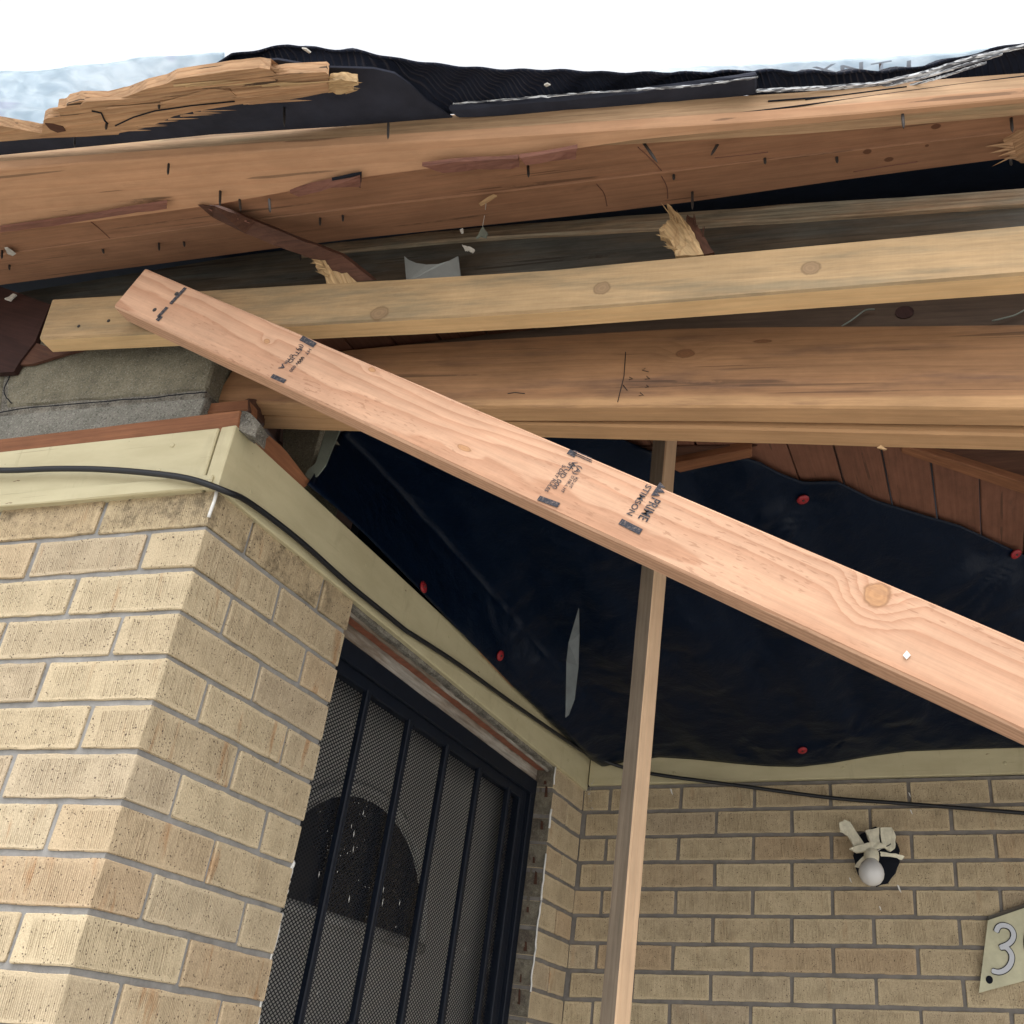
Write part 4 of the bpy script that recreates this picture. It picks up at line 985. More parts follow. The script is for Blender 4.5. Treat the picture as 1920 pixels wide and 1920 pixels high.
# ribbed layer as a rolling grid
top = [(0.0382, -0.3604, 2.7925), (0.1205, -0.3892, 2.7824), (0.1519, -0.3964, 2.7823), (0.1949, -0.3890, 2.7858), (0.2364, -0.3839, 2.7886), (0.2555, -0.3737, 2.7883), (0.2944, -0.3626, 2.7869), (0.3332, -0.3515, 2.7854), (0.3679, -0.3321, 2.7868), (0.4274, -0.3053, 2.7887), (0.5174, -0.2760, 2.7892), (0.6429, -0.2410, 2.7890), (0.7534, -0.2121, 2.7901), (0.8630, -0.1887, 2.7896), (0.9304, -0.1696, 2.7907), (1.0238, -0.1491, 2.7905), (1.0817, -0.1509, 2.7881), (1.1249, -0.1578, 2.7851), (1.2036, -0.1588, 2.7815)]
bot = [(0.0362, -0.3555, 2.7878), (0.1001, -0.3568, 2.7831), (0.1308, -0.3604, 2.7799), (0.1799, -0.3591, 2.7769), (0.2230, -0.3537, 2.7756), (0.2464, -0.3510, 2.7748), (0.2856, -0.3401, 2.7754), (0.3246, -0.3292, 2.7760), (0.3566, -0.3037, 2.7814), (0.3944, -0.2212, 2.8015), (0.4956, -0.2068, 2.7968), (0.6311, -0.1874, 2.7933), (0.7477, -0.1711, 2.7902), (0.8605, -0.1531, 2.7879), (0.9294, -0.1403, 2.7870), (1.0240, -0.1242, 2.7854), (1.0831, -0.1201, 2.7825), (1.1285, -0.1140, 2.7813), (1.2112, -0.1035, 2.7787)]
nu, nv = 150, 10
gv, gf = [], []
for i in range(nu + 1):
    a, b_ = sample(top, i / nu), sample(bot, i / nu)
    for j in range(nv + 1):
        t = j / nv
        q = lerp(a, b_, t) + NR * (0.004 * math.sin(i * 0.9 + j * 0.5) * (0.3 + 0.7 * math.sin(math.pi * t)) + 0.012 * math.sin(math.pi * t))
        q += NR * 0.004 * noise.noise(q * 9)
        gv.append(q)
for i in range(nu):
    for j in range(nv):
        a = i * (nv + 1) + j
        gf.append((a, a + 1, a + nv + 2, a + nv + 1))
rf = mesh_obj('ribbed_felt', gv, gf, M['ribbed'], frame(sample(top, 0.5), (1, 0.35, -0.1), NR), None, smooth=True)
sm = rf.modifiers.new('solid', 'SOLIDIFY'); sm.thickness = 0.003
tag(rf, 'black ribbed roofing layer along the skyline above the planks', 'roofing')
slab('felt_chip', M['fluff'], [(0.2606, -0.3884, 2.7647), (0.2657, -0.3861, 2.7650), (0.2684, -0.3782, 2.7672), (0.2650, -0.3780, 2.7675)], NR * 0.002, label='tiny white scrap on the peak of the black roofing', cat='scrap')
slab('felt_chip', M['fluff'], [(0.5572, -0.2526, 2.7726), (0.5623, -0.2546, 2.7716), (0.5657, -0.2505, 2.7726), (0.5591, -0.2488, 2.7735)], NR * 0.002, label='tiny white scrap on the ribbed roofing at top centre', cat='scrap')

# dark drip strip and shingle edges on the right
bar('drip_strip', M['felt'], [(0.4105, -0.2379, 2.7870), (0.5329, -0.2228, 2.7832), (0.6806, -0.2086, 2.7773), (0.8341, -0.2013, 2.7690)], [(0.4195, -0.2186, 2.7891), (0.5266, -0.2018, 2.7867), (0.6759, -0.1836, 2.7820), (0.8314, -0.1664, 2.7765)], NR * 0.008,
    label='dark roofing strip end hanging over the edge board at top right of centre', cat='roofing', nseg=16, jit=0.001)
bar('shingle_edge', M['granule'], [(0.4242, -0.2505, 2.7781), (0.6109, -0.2279, 2.7721), (0.7524, -0.2068, 2.7687), (0.8355, -0.2039, 2.7639)], [(0.4240, -0.2500, 2.7778), (0.6105, -0.2263, 2.7721), (0.7522, -0.2052, 2.7687), (0.8353, -0.2013, 2.7642)], NR * 0.0012,
    label='thin glittering shingle edge on the dark roofing strip', cat='shingle', nseg=40, jit=0.0012, bevel=0.0006)
for n_, (tp, bt, lab) in enumerate((
    ([(0.8322, -0.1771, 2.7722), (0.9286, -0.1605, 2.7705), (0.9819, -0.1536, 2.7690), (1.0339, -0.1562, 2.7667), (1.1014, -0.1711, 2.7597), (1.1577, -0.1768, 2.7541)], [(0.8319, -0.1744, 2.7715), (0.9285, -0.1557, 2.7704), (0.9820, -0.1477, 2.7692), (1.0340, -0.1514, 2.7666), (1.1017, -0.1676, 2.7592), (1.1580, -0.1735, 2.7536)], 'silvery shingle edge rising to the right skyline'),
    ([(0.9884, -0.1476, 2.7672), (1.0336, -0.1520, 2.7628), (1.0831, -0.1629, 2.7572), (1.1310, -0.1722, 2.7532)], [(0.9884, -0.1460, 2.7672), (1.0337, -0.1494, 2.7630), (1.0833, -0.1603, 2.7574), (1.1313, -0.1698, 2.7534)], 'second silvery edge just under the rising shingle edge'),
    ([(1.0145, -0.1431, 2.7636), (1.0588, -0.1507, 2.7583), (1.1134, -0.1641, 2.7526)], [(1.0145, -0.1415, 2.7636), (1.0589, -0.1492, 2.7582), (1.1135, -0.1626, 2.7526)], 'lowest thin silvery edge of the rising shingles'))):
    bar('shingle_edge', M['granule'], tp, bt, NR * 0.003, label=lab, cat='shingle', nseg=50, jit=0.0005, bevel=0.0004)

# splintered plank stuck under the felt
sp = slab('splintered_plank', M['splinter'], [(-0.3396, -0.3725, 2.7771), (-0.3032, -0.4051, 2.7648), (-0.2450, -0.3833, 2.7674), (-0.2200, -0.3682, 2.7702), (-0.1964, -0.3534, 2.7730), (-0.1692, -0.3772, 2.7640), (-0.1581, -0.3807, 2.7622), (-0.1371, -0.3792, 2.7612), (-0.1280, -0.3939, 2.7562), (-0.1154, -0.3931, 2.7556), (-0.1045, -0.3987, 2.7531), (-0.0824, -0.4002, 2.7512), (-0.0444, -0.3908, 2.7514), (-0.0069, -0.3918, 2.7485), (0.0300, -0.3984, 2.7440), (0.0615, -0.3994, 2.7416), (0.0831, -0.4048, 2.7384), (0.1160, -0.4030, 2.7367), (0.1645, -0.4003, 2.7342), (0.2069, -0.3959, 2.7326), (0.2199, -0.3895, 2.7337), (0.2154, -0.3812, 2.7365), (0.2235, -0.3770, 2.7372), (0.2393, -0.3762, 2.7363), (0.2900, -0.3666, 2.7357), (0.2916, -0.3610, 2.7373), (0.2845, -0.3511, 2.7408), (0.2749, -0.3295, 2.7479), (0.2610, -0.3296, 2.7488), (0.2316, -0.3291, 2.7510), (0.2151, -0.3298, 2.7519), (0.2055, -0.3264, 2.7536), (0.1795, -0.3340, 2.7531), (0.1392, -0.3383, 2.7546), (0.1044, -0.3387, 2.7568), (0.0607, -0.3401, 2.7594), (0.0277, -0.3386, 2.7621), (-0.0013, -0.3310, 2.7664), (-0.0332, -0.3263, 2.7700), (-0.0769, -0.3256, 2.7732), (-0.0820, -0.3230, 2.7743), (-0.1358, -0.3309, 2.7756), (-0.2040, -0.3435, 2.7765), (-0.2775, -0.3521, 2.7790)], NR * 0.016,
     label='splintered orange plank with jagged ends stuck under the roof felt', cat='broken plank', xdir=(1, 0.1, -0.05), rough=0.00025)
slab('splinter_tip', M['freshsplit'], [(0.2847, -0.3479, 2.7438), (0.3026, -0.3466, 2.7430), (0.3204, -0.3379, 2.7444), (0.3200, -0.3326, 2.7460), (0.3097, -0.3297, 2.7475), (0.3075, -0.3226, 2.7498), (0.2885, -0.3206, 2.7517), (0.2715, -0.3271, 2.7509)], NR * 0.012, sp, rough=0.001, xdir=(1, 0.1, -0.05))
for pts in (([(0.1172, -0.3796, 2.7395), (0.1443, -0.3695, 2.7406), (0.1474, -0.3565, 2.7444), (0.1294, -0.3542, 2.7463), (0.0925, -0.3576, 2.7478), (0.0447, -0.3648, 2.7489), (0.0320, -0.3715, 2.7478), (0.1096, -0.3715, 2.7424)]),
            ([(0.0863, -0.3907, 2.7393), (0.1604, -0.3809, 2.7372), (0.2100, -0.3728, 2.7362), (0.2188, -0.3684, 2.7369), (0.2016, -0.3674, 2.7384), (0.1230, -0.3761, 2.7412)]),
            ([(-0.0724, -0.3998, 2.7475), (-0.0086, -0.3885, 2.7465), (0.0660, -0.3813, 2.7435), (0.1157, -0.3779, 2.7412), (0.0602, -0.3737, 2.7462), (-0.0167, -0.3790, 2.7499), (-0.0887, -0.3921, 2.7509)]),
            ([(0.1349, -0.3686, 2.7426), (0.2123, -0.3581, 2.7405), (0.2835, -0.3511, 2.7377), (0.2814, -0.3474, 2.7390), (0.2076, -0.3505, 2.7431), (0.1460, -0.3524, 2.7467)])):
    slab('lifted_fibre', M['splinter'], pts, NR * 0.006, sp, rough=0.0003, xdir=(1, 0.1, -0.05))
fx_ = (1, 0.1, -0.055)
bx_ = (-1, -0.1, 0.055)
shards(sp, M['splinter'], (0.2138, -0.3892, 2.7384), (0.2154, -0.3761, 2.7422), fx_, 6, 0.01, 0.03, 0.003, 0.08)
shards(sp, M['freshsplit'], (0.2861, -0.3583, 2.7427), (0.2713, -0.3273, 2.7530), fx_, 8, 0.008, 0.022, 0.003, 0.12)
shards(sp, M['freshsplit'], (0.3168, -0.3378, 2.7467), (0.2998, -0.3180, 2.7538), fx_, 8, 0.004, 0.014, 0.002, 0.15)
shards(sp, M['splinter'], (0.1310, -0.3391, 2.7549), (0.2103, -0.3287, 2.7526), (1, 0.12, -0.07), 9, 0.02, 0.06, 0.0022, 0.03)
shards(sp, M['splinter'], (-0.0702, -0.3278, 2.7721), (0.1133, -0.3389, 2.7562), (1, 0.2, -0.02), 12, 0.02, 0.06, 0.002, 0.04)
shards(sp, M['freshsplit'], (0.0766, -0.3955, 2.7396), (0.2426, -0.3539, 2.7407), fx_, 16, 0.03, 0.09, 0.0022, 0.02)
shards(sp, M['splinter'], (-0.0711, -0.3807, 2.7541), (0.1253, -0.3553, 2.7483), fx_, 16, 0.03, 0.09, 0.0024, 0.02)
shards(sp, M['splinter'], (-0.1304, -0.3889, 2.7620), (-0.1863, -0.3593, 2.7747), bx_, 9, 0.006, 0.02, 0.003, 0.15)
shards(sp, M['splinter'], (-0.0876, -0.3961, 2.7569), (-0.1196, -0.3923, 2.7603), bx_, 5, 0.008, 0.02, 0.0025, 0.1)
tube('crack', M['void'], [(-0.0810, -0.3785, 2.7565), (-0.0705, -0.3711, 2.7580), (-0.0782, -0.3559, 2.7631), (-0.0788, -0.3487, 2.7653)], 0.0012, sp, sides=5)
tube('crack', M['void'], [(-0.0713, -0.3418, 2.7669), (-0.0309, -0.3517, 2.7612), (0.0098, -0.3561, 2.7570), (0.0705, -0.3529, 2.7538), (0.1359, -0.3459, 2.7514)], 0.0010, sp, sides=5)
slab('knot_hole', M['darkred'], [(-0.1717, -0.3720, 2.7642), (-0.1615, -0.3683, 2.7646), (-0.1504, -0.3593, 2.7665), (-0.1542, -0.3500, 2.7696), (-0.1692, -0.3498, 2.7707), (-0.1746, -0.3588, 2.7683)], NR * 0.003, sp)
for (q, L) in (((-0.0815, -0.3482, 2.7667), 0.016), ((0.0258, -0.3664, 2.7539), 0.013)):
    nail(sp, q, L, (0, 0), 0.002)

# pale blue house wrap at the top
def sheet(name, mat, top, bot, label, nu=60, nv=14, amp=0.006):
    gv, gf = [], []
    for i in range(nu + 1):
        a, b_ = sample(top, i / nu), sample(bot, i / nu)
        for j in range(nv + 1):
            q = lerp(a, b_, j / nv)
            q += NR * (amp * noise.noise(q * 14) + amp * 0.6 * noise.noise(q * 37))
            gv.append(q)
    for i in range(nu):
        for j in range(nv):
            a = i * (nv + 1) + j
            gf.append((a, a + 1, a + nv + 2, a + nv + 1))
    o = mesh_obj(name, gv, gf, mat, frame(gv[len(gv) // 2], (1, 0.1, -0.1), NR), None, smooth=True)
    m = o.modifiers.new('solid', 'SOLIDIFY'); m.thickness = 0.002
    return tag(o, label, 'plastic sheet')
sheet('house_wrap', M['wrap'], [(-0.3305, -0.4476, 2.8272), (-0.2283, -0.4288, 2.8258), (-0.1622, -0.4156, 2.8253), (-0.0748, -0.4060, 2.8221), (0.0112, -0.3976, 2.8188), (0.1226, -0.3791, 2.8167)], [(-0.4154, -0.3612, 2.8275), (-0.3143, -0.3338, 2.8288), (-0.2437, -0.3193, 2.8283), (-0.1258, -0.3363, 2.8152), (-0.0198, -0.3471, 2.8047), (0.1136, -0.3546, 2.7933)], 'pale blue crinkled house wrap sheet at the upper left skyline', amp=0.004)
wr = sheet('house_wrap', M['wrap'], [(0.6930, -0.1988, 2.8317), (0.7726, -0.1896, 2.8290), (0.8500, -0.1753, 2.8280), (0.9329, -0.1596, 2.8270), (1.0278, -0.1438, 2.8253), (1.0939, -0.1352, 2.8233), (1.1711, -0.1276, 2.8203)], [(0.6949, -0.2084, 2.8078), (0.7721, -0.1890, 2.8083), (0.8486, -0.1697, 2.8088), (0.9313, -0.1500, 2.8091), (1.0265, -0.1282, 2.8091), (1.0926, -0.1220, 2.8064), (1.1672, -0.1316, 2.7985)], 'strip of pale blue wrap with printed letters at the upper right skyline', nv=6, amp=0.003)

# ---------------------------------------------------------------- text helper (flat print and digits)
def text_mesh(s, size, extrude=0.0):
    cu = bpy.data.curves.new('txt', 'FONT'); cu.body = s; cu.size = size; cu.extrude = extrude
    cu.align_x = 'CENTER'; cu.align_y = 'CENTER'; cu.resolution_u = 3; cu.offset = size * 0.012
    o = bpy.data.objects.new('txt', cu); C.collection.objects.link(o)
    me = bpy.data.meshes.new_from_object(o.evaluated_get(bpy.context.evaluated_depsgraph_get()))
    bpy.data.objects.remove(o); bpy.data.curves.remove(cu)
    return me
def print_on(parent, s, size, at, right, up, mat, name='ink_stamp', sx=1.0, extrude=0.0):
    me = text_mesh(s, size, extrude)
    me.materials.clear(); me.materials.append(mat)
    x = V(right).normalized(); u = V(up); u = (u - x * u.dot(x)).normalized(); z = x.cross(u)
    m = Matrix((x * sx, u, z)).transposed().to_4x4(); m.translation = V(at)
    me.transform(PW[parent.name].inverted() @ m)
    o = bpy.data.objects.new(name, me); link(o, parent)
    PW[o.name] = PW[parent.name]
    return o

lx = V((1, 0, -0.06)).normalized()
for s, q in (('X', (0.9217, -0.1583, 2.8156)), ('N', (0.9572, -0.1525, 2.8149)), ('T', (0.9944, -0.1463, 2.8143)), ('L', (1.0345, -0.1403, 2.8133))):
    print_on(wr, s, 0.017, V(q) - NR * 0.004, lx, V((0, -0.95, 0.3)), M['letter'], 'printed_letter', sx=2.6)

# ---------------------------------------------------------------- pink stud across the front
yS = -0.100
st = bar('fir_stud', M['stud'], [(-0.1817, -0.1000, 2.7401), (1.0844, -0.1000, 1.9697)], [(-0.2208, -0.1000, 2.6621), (1.0684, -0.1000, 1.8813)], (0, 0.038, 0.0), ext=(0, 0.9),
    label='new pinkish fir stud nailed diagonally across the front with ink stamps', cat='wood stud', nseg=26, bevel=0.003)
sm_ = PW[st.name]
SX = V((sm_[0][0], sm_[1][0], sm_[2][0])); SZ = V((sm_[0][2], sm_[1][2], sm_[2][2]))
IY = V((0, -0.0007, 0))
def ink_bar(q0, q1, w):
    q0, q1 = V(q0) + IY, V(q1) + IY
    u = SZ * w
    o = slab('ink_stamp', M['ink'], [q0 - u / 2, q1 - u / 2, q1 + u / 2, q0 + u / 2], (0, -0.0002, 0), st)
for s, size, q, sx in (('PRIME', 0.0175, (0.6791, -0.1000, 2.1786), 0.70), ('STIMSON', 0.0112, (0.6671, -0.1000, 2.1921), 0.98)):
    print_on(st, s, size, V(q) + IY, -SZ, SX, M['ink'], sx=sx)
# tree emblem
tq = V((0.6908, -0.1000, 2.2028)) + IY
for (a, b_) in ((0.0, 0.0055), (0.006, 0.0042), (-0.006, 0.0042)):
    c0 = tq + SZ * a
    slab('ink_stamp', M['ink'], [c0 + SX * (0.008 - abs(a) * .5), c0 - SX * 0.005 + SZ * b_, c0 - SX * 0.005 - SZ * b_], (0, -0.0002, 0), st)
ink_bar((0.6456, -0.1000, 2.1653), (0.6702, -0.1000, 2.1488), 0.008)
ink_bar((0.5442, -0.1000, 2.2079), (0.5703, -0.1000, 2.1947), 0.007)
for k in range(3):
    d = V((0, 0, -0.0028 * k))
    ink_bar(V((0.5850, -0.1000, 2.2722)) + d, V((0.6085, -0.1000, 2.2575)) + d, 0.0011)
ink_bar((0.5783, -0.1000, 2.2715), (0.5881, -0.1000, 2.2647), 0.007)
for s, size, q, sx in (('S-DRY RULES', 0.0072, (0.5634, -0.1000, 2.2341), 1.0), ('STUD 000', 0.0095, (0.5727, -0.1000, 2.2369), 1.0), ('D FIR-L HT', 0.0060, (0.5794, -0.1000, 2.2239), 0.9), ('KD-HT', 0.0060, (0.5866, -0.1000, 2.2254), 0.9), ('(A)', 0.0105, (0.5911, -0.1000, 2.2425), 1.0), ('W', 0.0105, (0.5847, -0.1000, 2.2510), 1.0)):
    print_on(st, s, size, V(q) + IY, -SZ, SX, M['ink'], sx=sx)
ink_bar((0.1571, -0.1000, 2.5268), (0.1837, -0.1000, 2.5080), 0.009)
ink_bar((0.1223, -0.1000, 2.4615), (0.1474, -0.1000, 2.4468), 0.007)
for s, size, q, sx in (('HT  000', 0.0085, (0.1697, -0.1000, 2.4904), 1.0), ('STUD', 0.0115, (0.1532, -0.1000, 2.4941), 1.0), ('(P)', 0.0115, (0.1591, -0.1000, 2.5082), 0.9), ('WW 000', 0.0085, (0.1593, -0.1000, 2.4772), 0.9), ('A', 0.0135, (0.1359, -0.1000, 2.4761), 1.1), ('D FIR', 0.0085, (0.1438, -0.1000, 2.4887), 0.95)):
    print_on(st, s, size, V(q) + IY, -SZ, SX, M['ink'], sx=sx)
fa = M['redpaint']
ink_bar((-0.1201, -0.1000, 2.6179), (-0.1127, -0.1000, 2.6131), 0.010)
for i in range(9):
    t = i / 8
    q = lerp((-0.1173, -0.1000, 2.6218), (-0.0850, -0.1000, 2.6714), t)
    if i not in (3,): ink_bar(q - SX * 0.004, q + SX * 0.003, 0.0072)
for q in ((-0.1319, -0.1000, 2.6370), (-0.0983, -0.1000, 2.6649)):
    lathe('nail_head', M['nail'], V(q) + V((0, 0.001, 0)), (0, -1, 0), [(0.004, 0), (0.004, 0.0015), (0.002, 0.0022)], st, sides=10)
slab('paint_chip', M['caulk'], [V((0.9361, -0.1000, 1.9841)) + q for q in (V((-.003, 0, 0)), V((0, 0, -.004)), V((.004, 0, 0)), V((.001, 0, .005)))], (0, -0.002, 0), st)

# ---------------------------------------------------------------- ceiling of the porch
ceil = empty('porch_ceiling', (0.9430, 0.6927, 2.7139))
tag(ceil, 'dark red brown plank ceiling of the porch above the black plastic', 'ceiling')
kx = (V((1, 0, 0)) - NK * NK.x).normalized(); ky = (BDIR - NK * BDIR.dot(NK)).normalized()
ck = V((0.8254, 0.5697, 2.6912))
for i in range(-15, 26):
    a = ck + kx * (i * 0.083)
    w = 0.083 - rnd.uniform(0.0015, 0.004)
    p0 = a - ky * 0.5; p1 = a + ky * 1.6
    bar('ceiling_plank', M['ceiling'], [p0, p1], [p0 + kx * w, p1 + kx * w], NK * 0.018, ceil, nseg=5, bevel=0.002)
bar('ceiling_batten', M['redwood'], [(0.4660, 0.5903, 2.6867), (0.7588, 0.5217, 2.6709)], [(0.4552, 0.6395, 2.6901), (0.7560, 0.5536, 2.6729)], NK * 0.022, label='red brown ceiling batten slanting up right of the wooden post', cat='wood strip', nseg=6)
bar('ceiling_batten', M['redwood'], [(1.0231, 0.5432, 2.6616), (1.2882, 0.7490, 2.6634)], [(1.0241, 0.5743, 2.6634), (1.2954, 0.7986, 2.6660)], NK * 0.022, label='red brown ceiling batten slanting down at the right edge', cat='wood strip', nseg=6)
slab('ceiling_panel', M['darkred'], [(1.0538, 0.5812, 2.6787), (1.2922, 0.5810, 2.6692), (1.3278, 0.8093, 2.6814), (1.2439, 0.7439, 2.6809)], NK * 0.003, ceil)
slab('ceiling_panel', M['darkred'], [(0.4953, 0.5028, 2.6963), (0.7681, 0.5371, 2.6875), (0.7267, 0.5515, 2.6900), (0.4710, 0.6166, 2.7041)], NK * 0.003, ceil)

# ---------------------------------------------------------------- black plastic
tb = [(0.1941, 1.6391, 2.4215), (0.2318, 1.6409, 2.3999), (0.2848, 1.6430, 2.4122), (0.3901, 1.6474, 2.4276), (0.4863, 1.6516, 2.4215), (0.6162, 1.6573, 2.4081), (0.6868, 1.6604, 2.4023), (0.7705, 1.6640, 2.4010), (0.8538, 1.6675, 2.4113), (0.9366, 1.6709, 2.4273), (1.0451, 1.6754, 2.4430), (1.1765, 1.6810, 2.4485), (1.3298, 1.6876, 2.4523), (1.5034, 1.6950, 2.4573)]
tt = [(0.0434, 0.1697, 2.4516), (-0.0117, 0.3317, 2.6803), (0.0604, 0.3223, 2.6869), (0.2770, 0.3319, 2.6788), (0.4689, 0.3908, 2.6746), (0.5757, 0.5257, 2.6865), (0.6277, 0.5964, 2.6886), (0.7356, 0.5600, 2.6821), (0.7687, 0.5853, 2.6823), (0.8008, 0.6321, 2.6839), (0.8464, 0.6774, 2.6848), (0.9102, 0.6811, 2.6824), (0.9811, 0.7693, 2.6849), (1.0865, 0.8559, 2.6859), (1.1516, 0.9055, 2.6862), (1.2933, 1.0663, 2.6902), (1.4662, 1.2217, 2.6926)]
tl = [tb[0], (0.1681, 1.3451, 2.4203), (0.1522, 1.1952, 2.4253), (0.1377, 1.0594, 2.4262), (0.1182, 0.8732, 2.4359), (0.0983, 0.6829, 2.4442), (0.0832, 0.5384, 2.4509), (0.0653, 0.3684, 2.4580), (0.0533, 0.2570, 2.4580), tt[0]]
trr = [tb[-1], tt[-1]]
nu, nv = 130, 90
gv, gf = [], []
c00, c10, c01, c11 = V(tb[0]), V(tb[-1]), V(tt[0]), V(tt[-1])
nail_w = [V((0.7833, 1.6641, 2.4480)), V((0.8434, 0.7436, 2.6888)), V((1.2706, 1.0530, 2.6903)), V((0.0883, 0.5806, 2.4595)), V((0.1296, 0.9610, 2.4628))]
for i in range(nu + 1):
    s = i / nu
    for j in range(nv + 1):
        t = j / nv
        B_, T_ = sample(tb, s), sample(tt, s); L_, R_ = sample(tl, t), sample(trr, t)
        q = B_ * (1 - t) + T_ * t + L_ * (1 - s) + R_ * s - (c00 * (1 - s) * (1 - t) + c10 * s * (1 - t) + c01 * (1 - s) * t + c11 * s * t)
        m = math.sin(math.pi * t) ** 0.7 * math.sin(math.pi * min(max(s, 0.0), 1.0)) ** 0.5
        dv = V((0.25, -0.75, -0.6))
        fold = 0.010 * math.sin(s * 46 + 3 * math.sin(t * 4)) * (1 - t) + 0.02 * noise.noise(V((s * 7, t * 4, 1))) + 0.008 * noise.noise(V((s * 25, t * 9, 4)))
        for w_ in nail_w:                                   # folds fan out from the cap nails
            r_ = q - w_; dd = r_.length
            an = math.atan2(r_.z, r_.x + r_.y)
            fold += 0.012 * math.sin(an * 9) * math.exp(-(dd / 0.22) ** 2) * min(1, dd / 0.04)
        pin = 1.0
        for w_ in nail_w: pin *= 1 - math.exp(-((q - w_).length / 0.05) ** 2)
        q = q + dv * (fold * m + 0.012 * m) * pin
        gv.append(q)
for i in range(nu):
    for j in range(nv):
        a = i * (nv + 1) + j
        gf.append((a, a + 1, a + nv + 2, a + nv + 1))
tp = mesh_obj('plastic_sheet', gv, gf, M['tarp'], Matrix.Translation(gv[len(gv) // 2]), None, smooth=True)
md = tp.modifiers.new('solid', 'SOLIDIFY'); md.thickness = 0.0015; md.offset = 1
tag(tp, 'wrinkled black plastic sheeting closing the opening over the porch', 'plastic sheet')
def on_sheet(q):
    """the sheet point the nail at q is driven through, with the sheet's normal there"""
    k = min(range(len(gv)), key=lambda i: (gv[i] - V(q)).length)
    i, j = divmod(k, nv + 1)
    a = gv[min(i + 1, nu) * (nv + 1) + j] - gv[max(i - 1, 0) * (nv + 1) + j]
    b_ = gv[i * (nv + 1) + min(j + 1, nv)] - gv[i * (nv + 1) + max(j - 1, 0)]
    n_ = a.cross(b_).normalized()
    if n_.dot(V((0.3, -1.0, -0.6))) < 0: n_ = -n_           # the side facing the street
    return gv[k], n_
for (q, n_, lab) in (((0.0914, 0.584, 2.4575), NB_, 'upper red cap nail on the side edge of black plastic'), ((0.142, 0.9433, 2.4544), NB_, 'lower red cap nail on the side edge of black plastic'),
                     ((0.8417, 0.7172, 2.6689), -NK, 'red cap nail high on the black plastic right of the post'), ((1.274, 1.0475, 2.6837), -NK, 'red cap nail at the far right edge of the black plastic'),
                     ((0.7822, 1.5755, 2.4192), NC, 'red cap nail at the bottom of black plastic above the bulb')):
    q, n_ = on_sheet(q)
    q = q + n_ * 0.004
    ce = empty('cap_nail', q)
    tag(ce, lab, 'cap nail', 'red plastic cap nails holding the black plastic')
    ax = V(n_)
    lathe('cap', M['redcap'], q, ax, [(0.011, -0.002), (0.0125, 0.0), (0.012, 0.0025), (0.006, 0.0035), (0.0, 0.0035)], ce, sides=16)
    lathe('nail_head', M['nail'], V(q) + ax * 0.0035, ax, [(0.0028, 0), (0.0026, 0.0012), (0.0, 0.0015)], ce, sides=10)
fl = slab('plastic_flap', M['flap'], [(0.3408, 0.8800, 2.5338), (0.3397, 0.9000, 2.4776), (0.3302, 0.9400, 2.4177), (0.3146, 0.9800, 2.3576), (0.2975, 1.0000, 2.3277), (0.2903, 1.0000, 2.3216), (0.2969, 0.9700, 2.3671), (0.3052, 0.9300, 2.4276), (0.3161, 0.9000, 2.4595), (0.3289, 0.8900, 2.4998)], (0, 0.004, 0), label='pale gray strip showing through a slit in the black plastic', cat='plastic strip', xdir=(0, 0, 1))
slab('gray_strap', M['strap'], [(0.0372, 0.2000, 2.5937), (0.0676, 0.2000, 2.5896), (0.0572, 0.2000, 2.5426), (0.0509, 0.2000, 2.5095), (0.0399, 0.2000, 2.4907), (0.0272, 0.2000, 2.4811), (0.0142, 0.2000, 2.4937), (0.0184, 0.2000, 2.5044), (0.0307, 0.2000, 2.5164), (0.0348, 0.2000, 2.5500)], (0, 0.003, 0), label='twisted gray strap in the gap at the black plastic corner', cat='strap')
split('wood_splinter', M['splinter'], [(0.1050, 0.8023, 2.4576), (0.1136, 0.8796, 2.4610), (0.1238, 0.9764, 2.4573), (0.1334, 1.0644, 2.4597), (0.1425, 1.1483, 2.4600), (0.1478, 1.2049, 2.4487), (0.1329, 1.0737, 2.4305), (0.1149, 0.9009, 2.4398)], -NB_ * 0.006, 'orange splinter showing between side frieze board and black plastic', rough=0.0004, xd=tuple(BDIR))
split('wood_splinter', M['splinter'], [(0.1305, 1.0237, 2.4519), (0.1429, 1.0973, 2.4724), (0.1491, 1.1376, 2.4697), (0.1509, 1.2036, 2.4509), (0.1380, 1.0987, 2.4426)], -NB_ * 0.006, 'short orange torn wood piece at the lower side edge of black plastic', rough=0.0004, xd=tuple(BDIR))

# ---------------------------------------------------------------- post
pm_t, pm_b = V((0.6104, 0.4600, 2.7294)), V((0.5168, 0.4600, 1.4191))
pl_t, pl_b = V((0.5801, 0.4860, 2.7524)), V((0.4865, 0.4860, 1.4138))
pr_t = V((0.6289, 0.4860, 2.7455)); pr_b = V((0.5338, 0.4860, 1.4188))
gb = lambda a, b_: a + (b_ - a) * ((a.z - 0.0) / (a.z - b_.z))
pm_b2, pl_b2, pr_b2 = gb(pm_t, pm_b), gb(pl_t, pl_b), gb(pr_t, pr_b)
post = bar('wooden_post', M['post'], [pm_t, pm_b2], [pl_t, pl_b2], pr_t - pm_t, depth2=pr_b2 - pm_b2, nseg=30, bevel=0.0025, jit=0.0004,
    label='slim square pine post standing in front of the black plastic', cat='post')
post.data.materials.append(M['graypost'])
for p in post.data.polygons:                                # left face: old gray wood, darkened to hold that side's shade
    if abs(p.normal.y) > 0.8: p.material_index = 1 if p.normal.y < 0 else 0

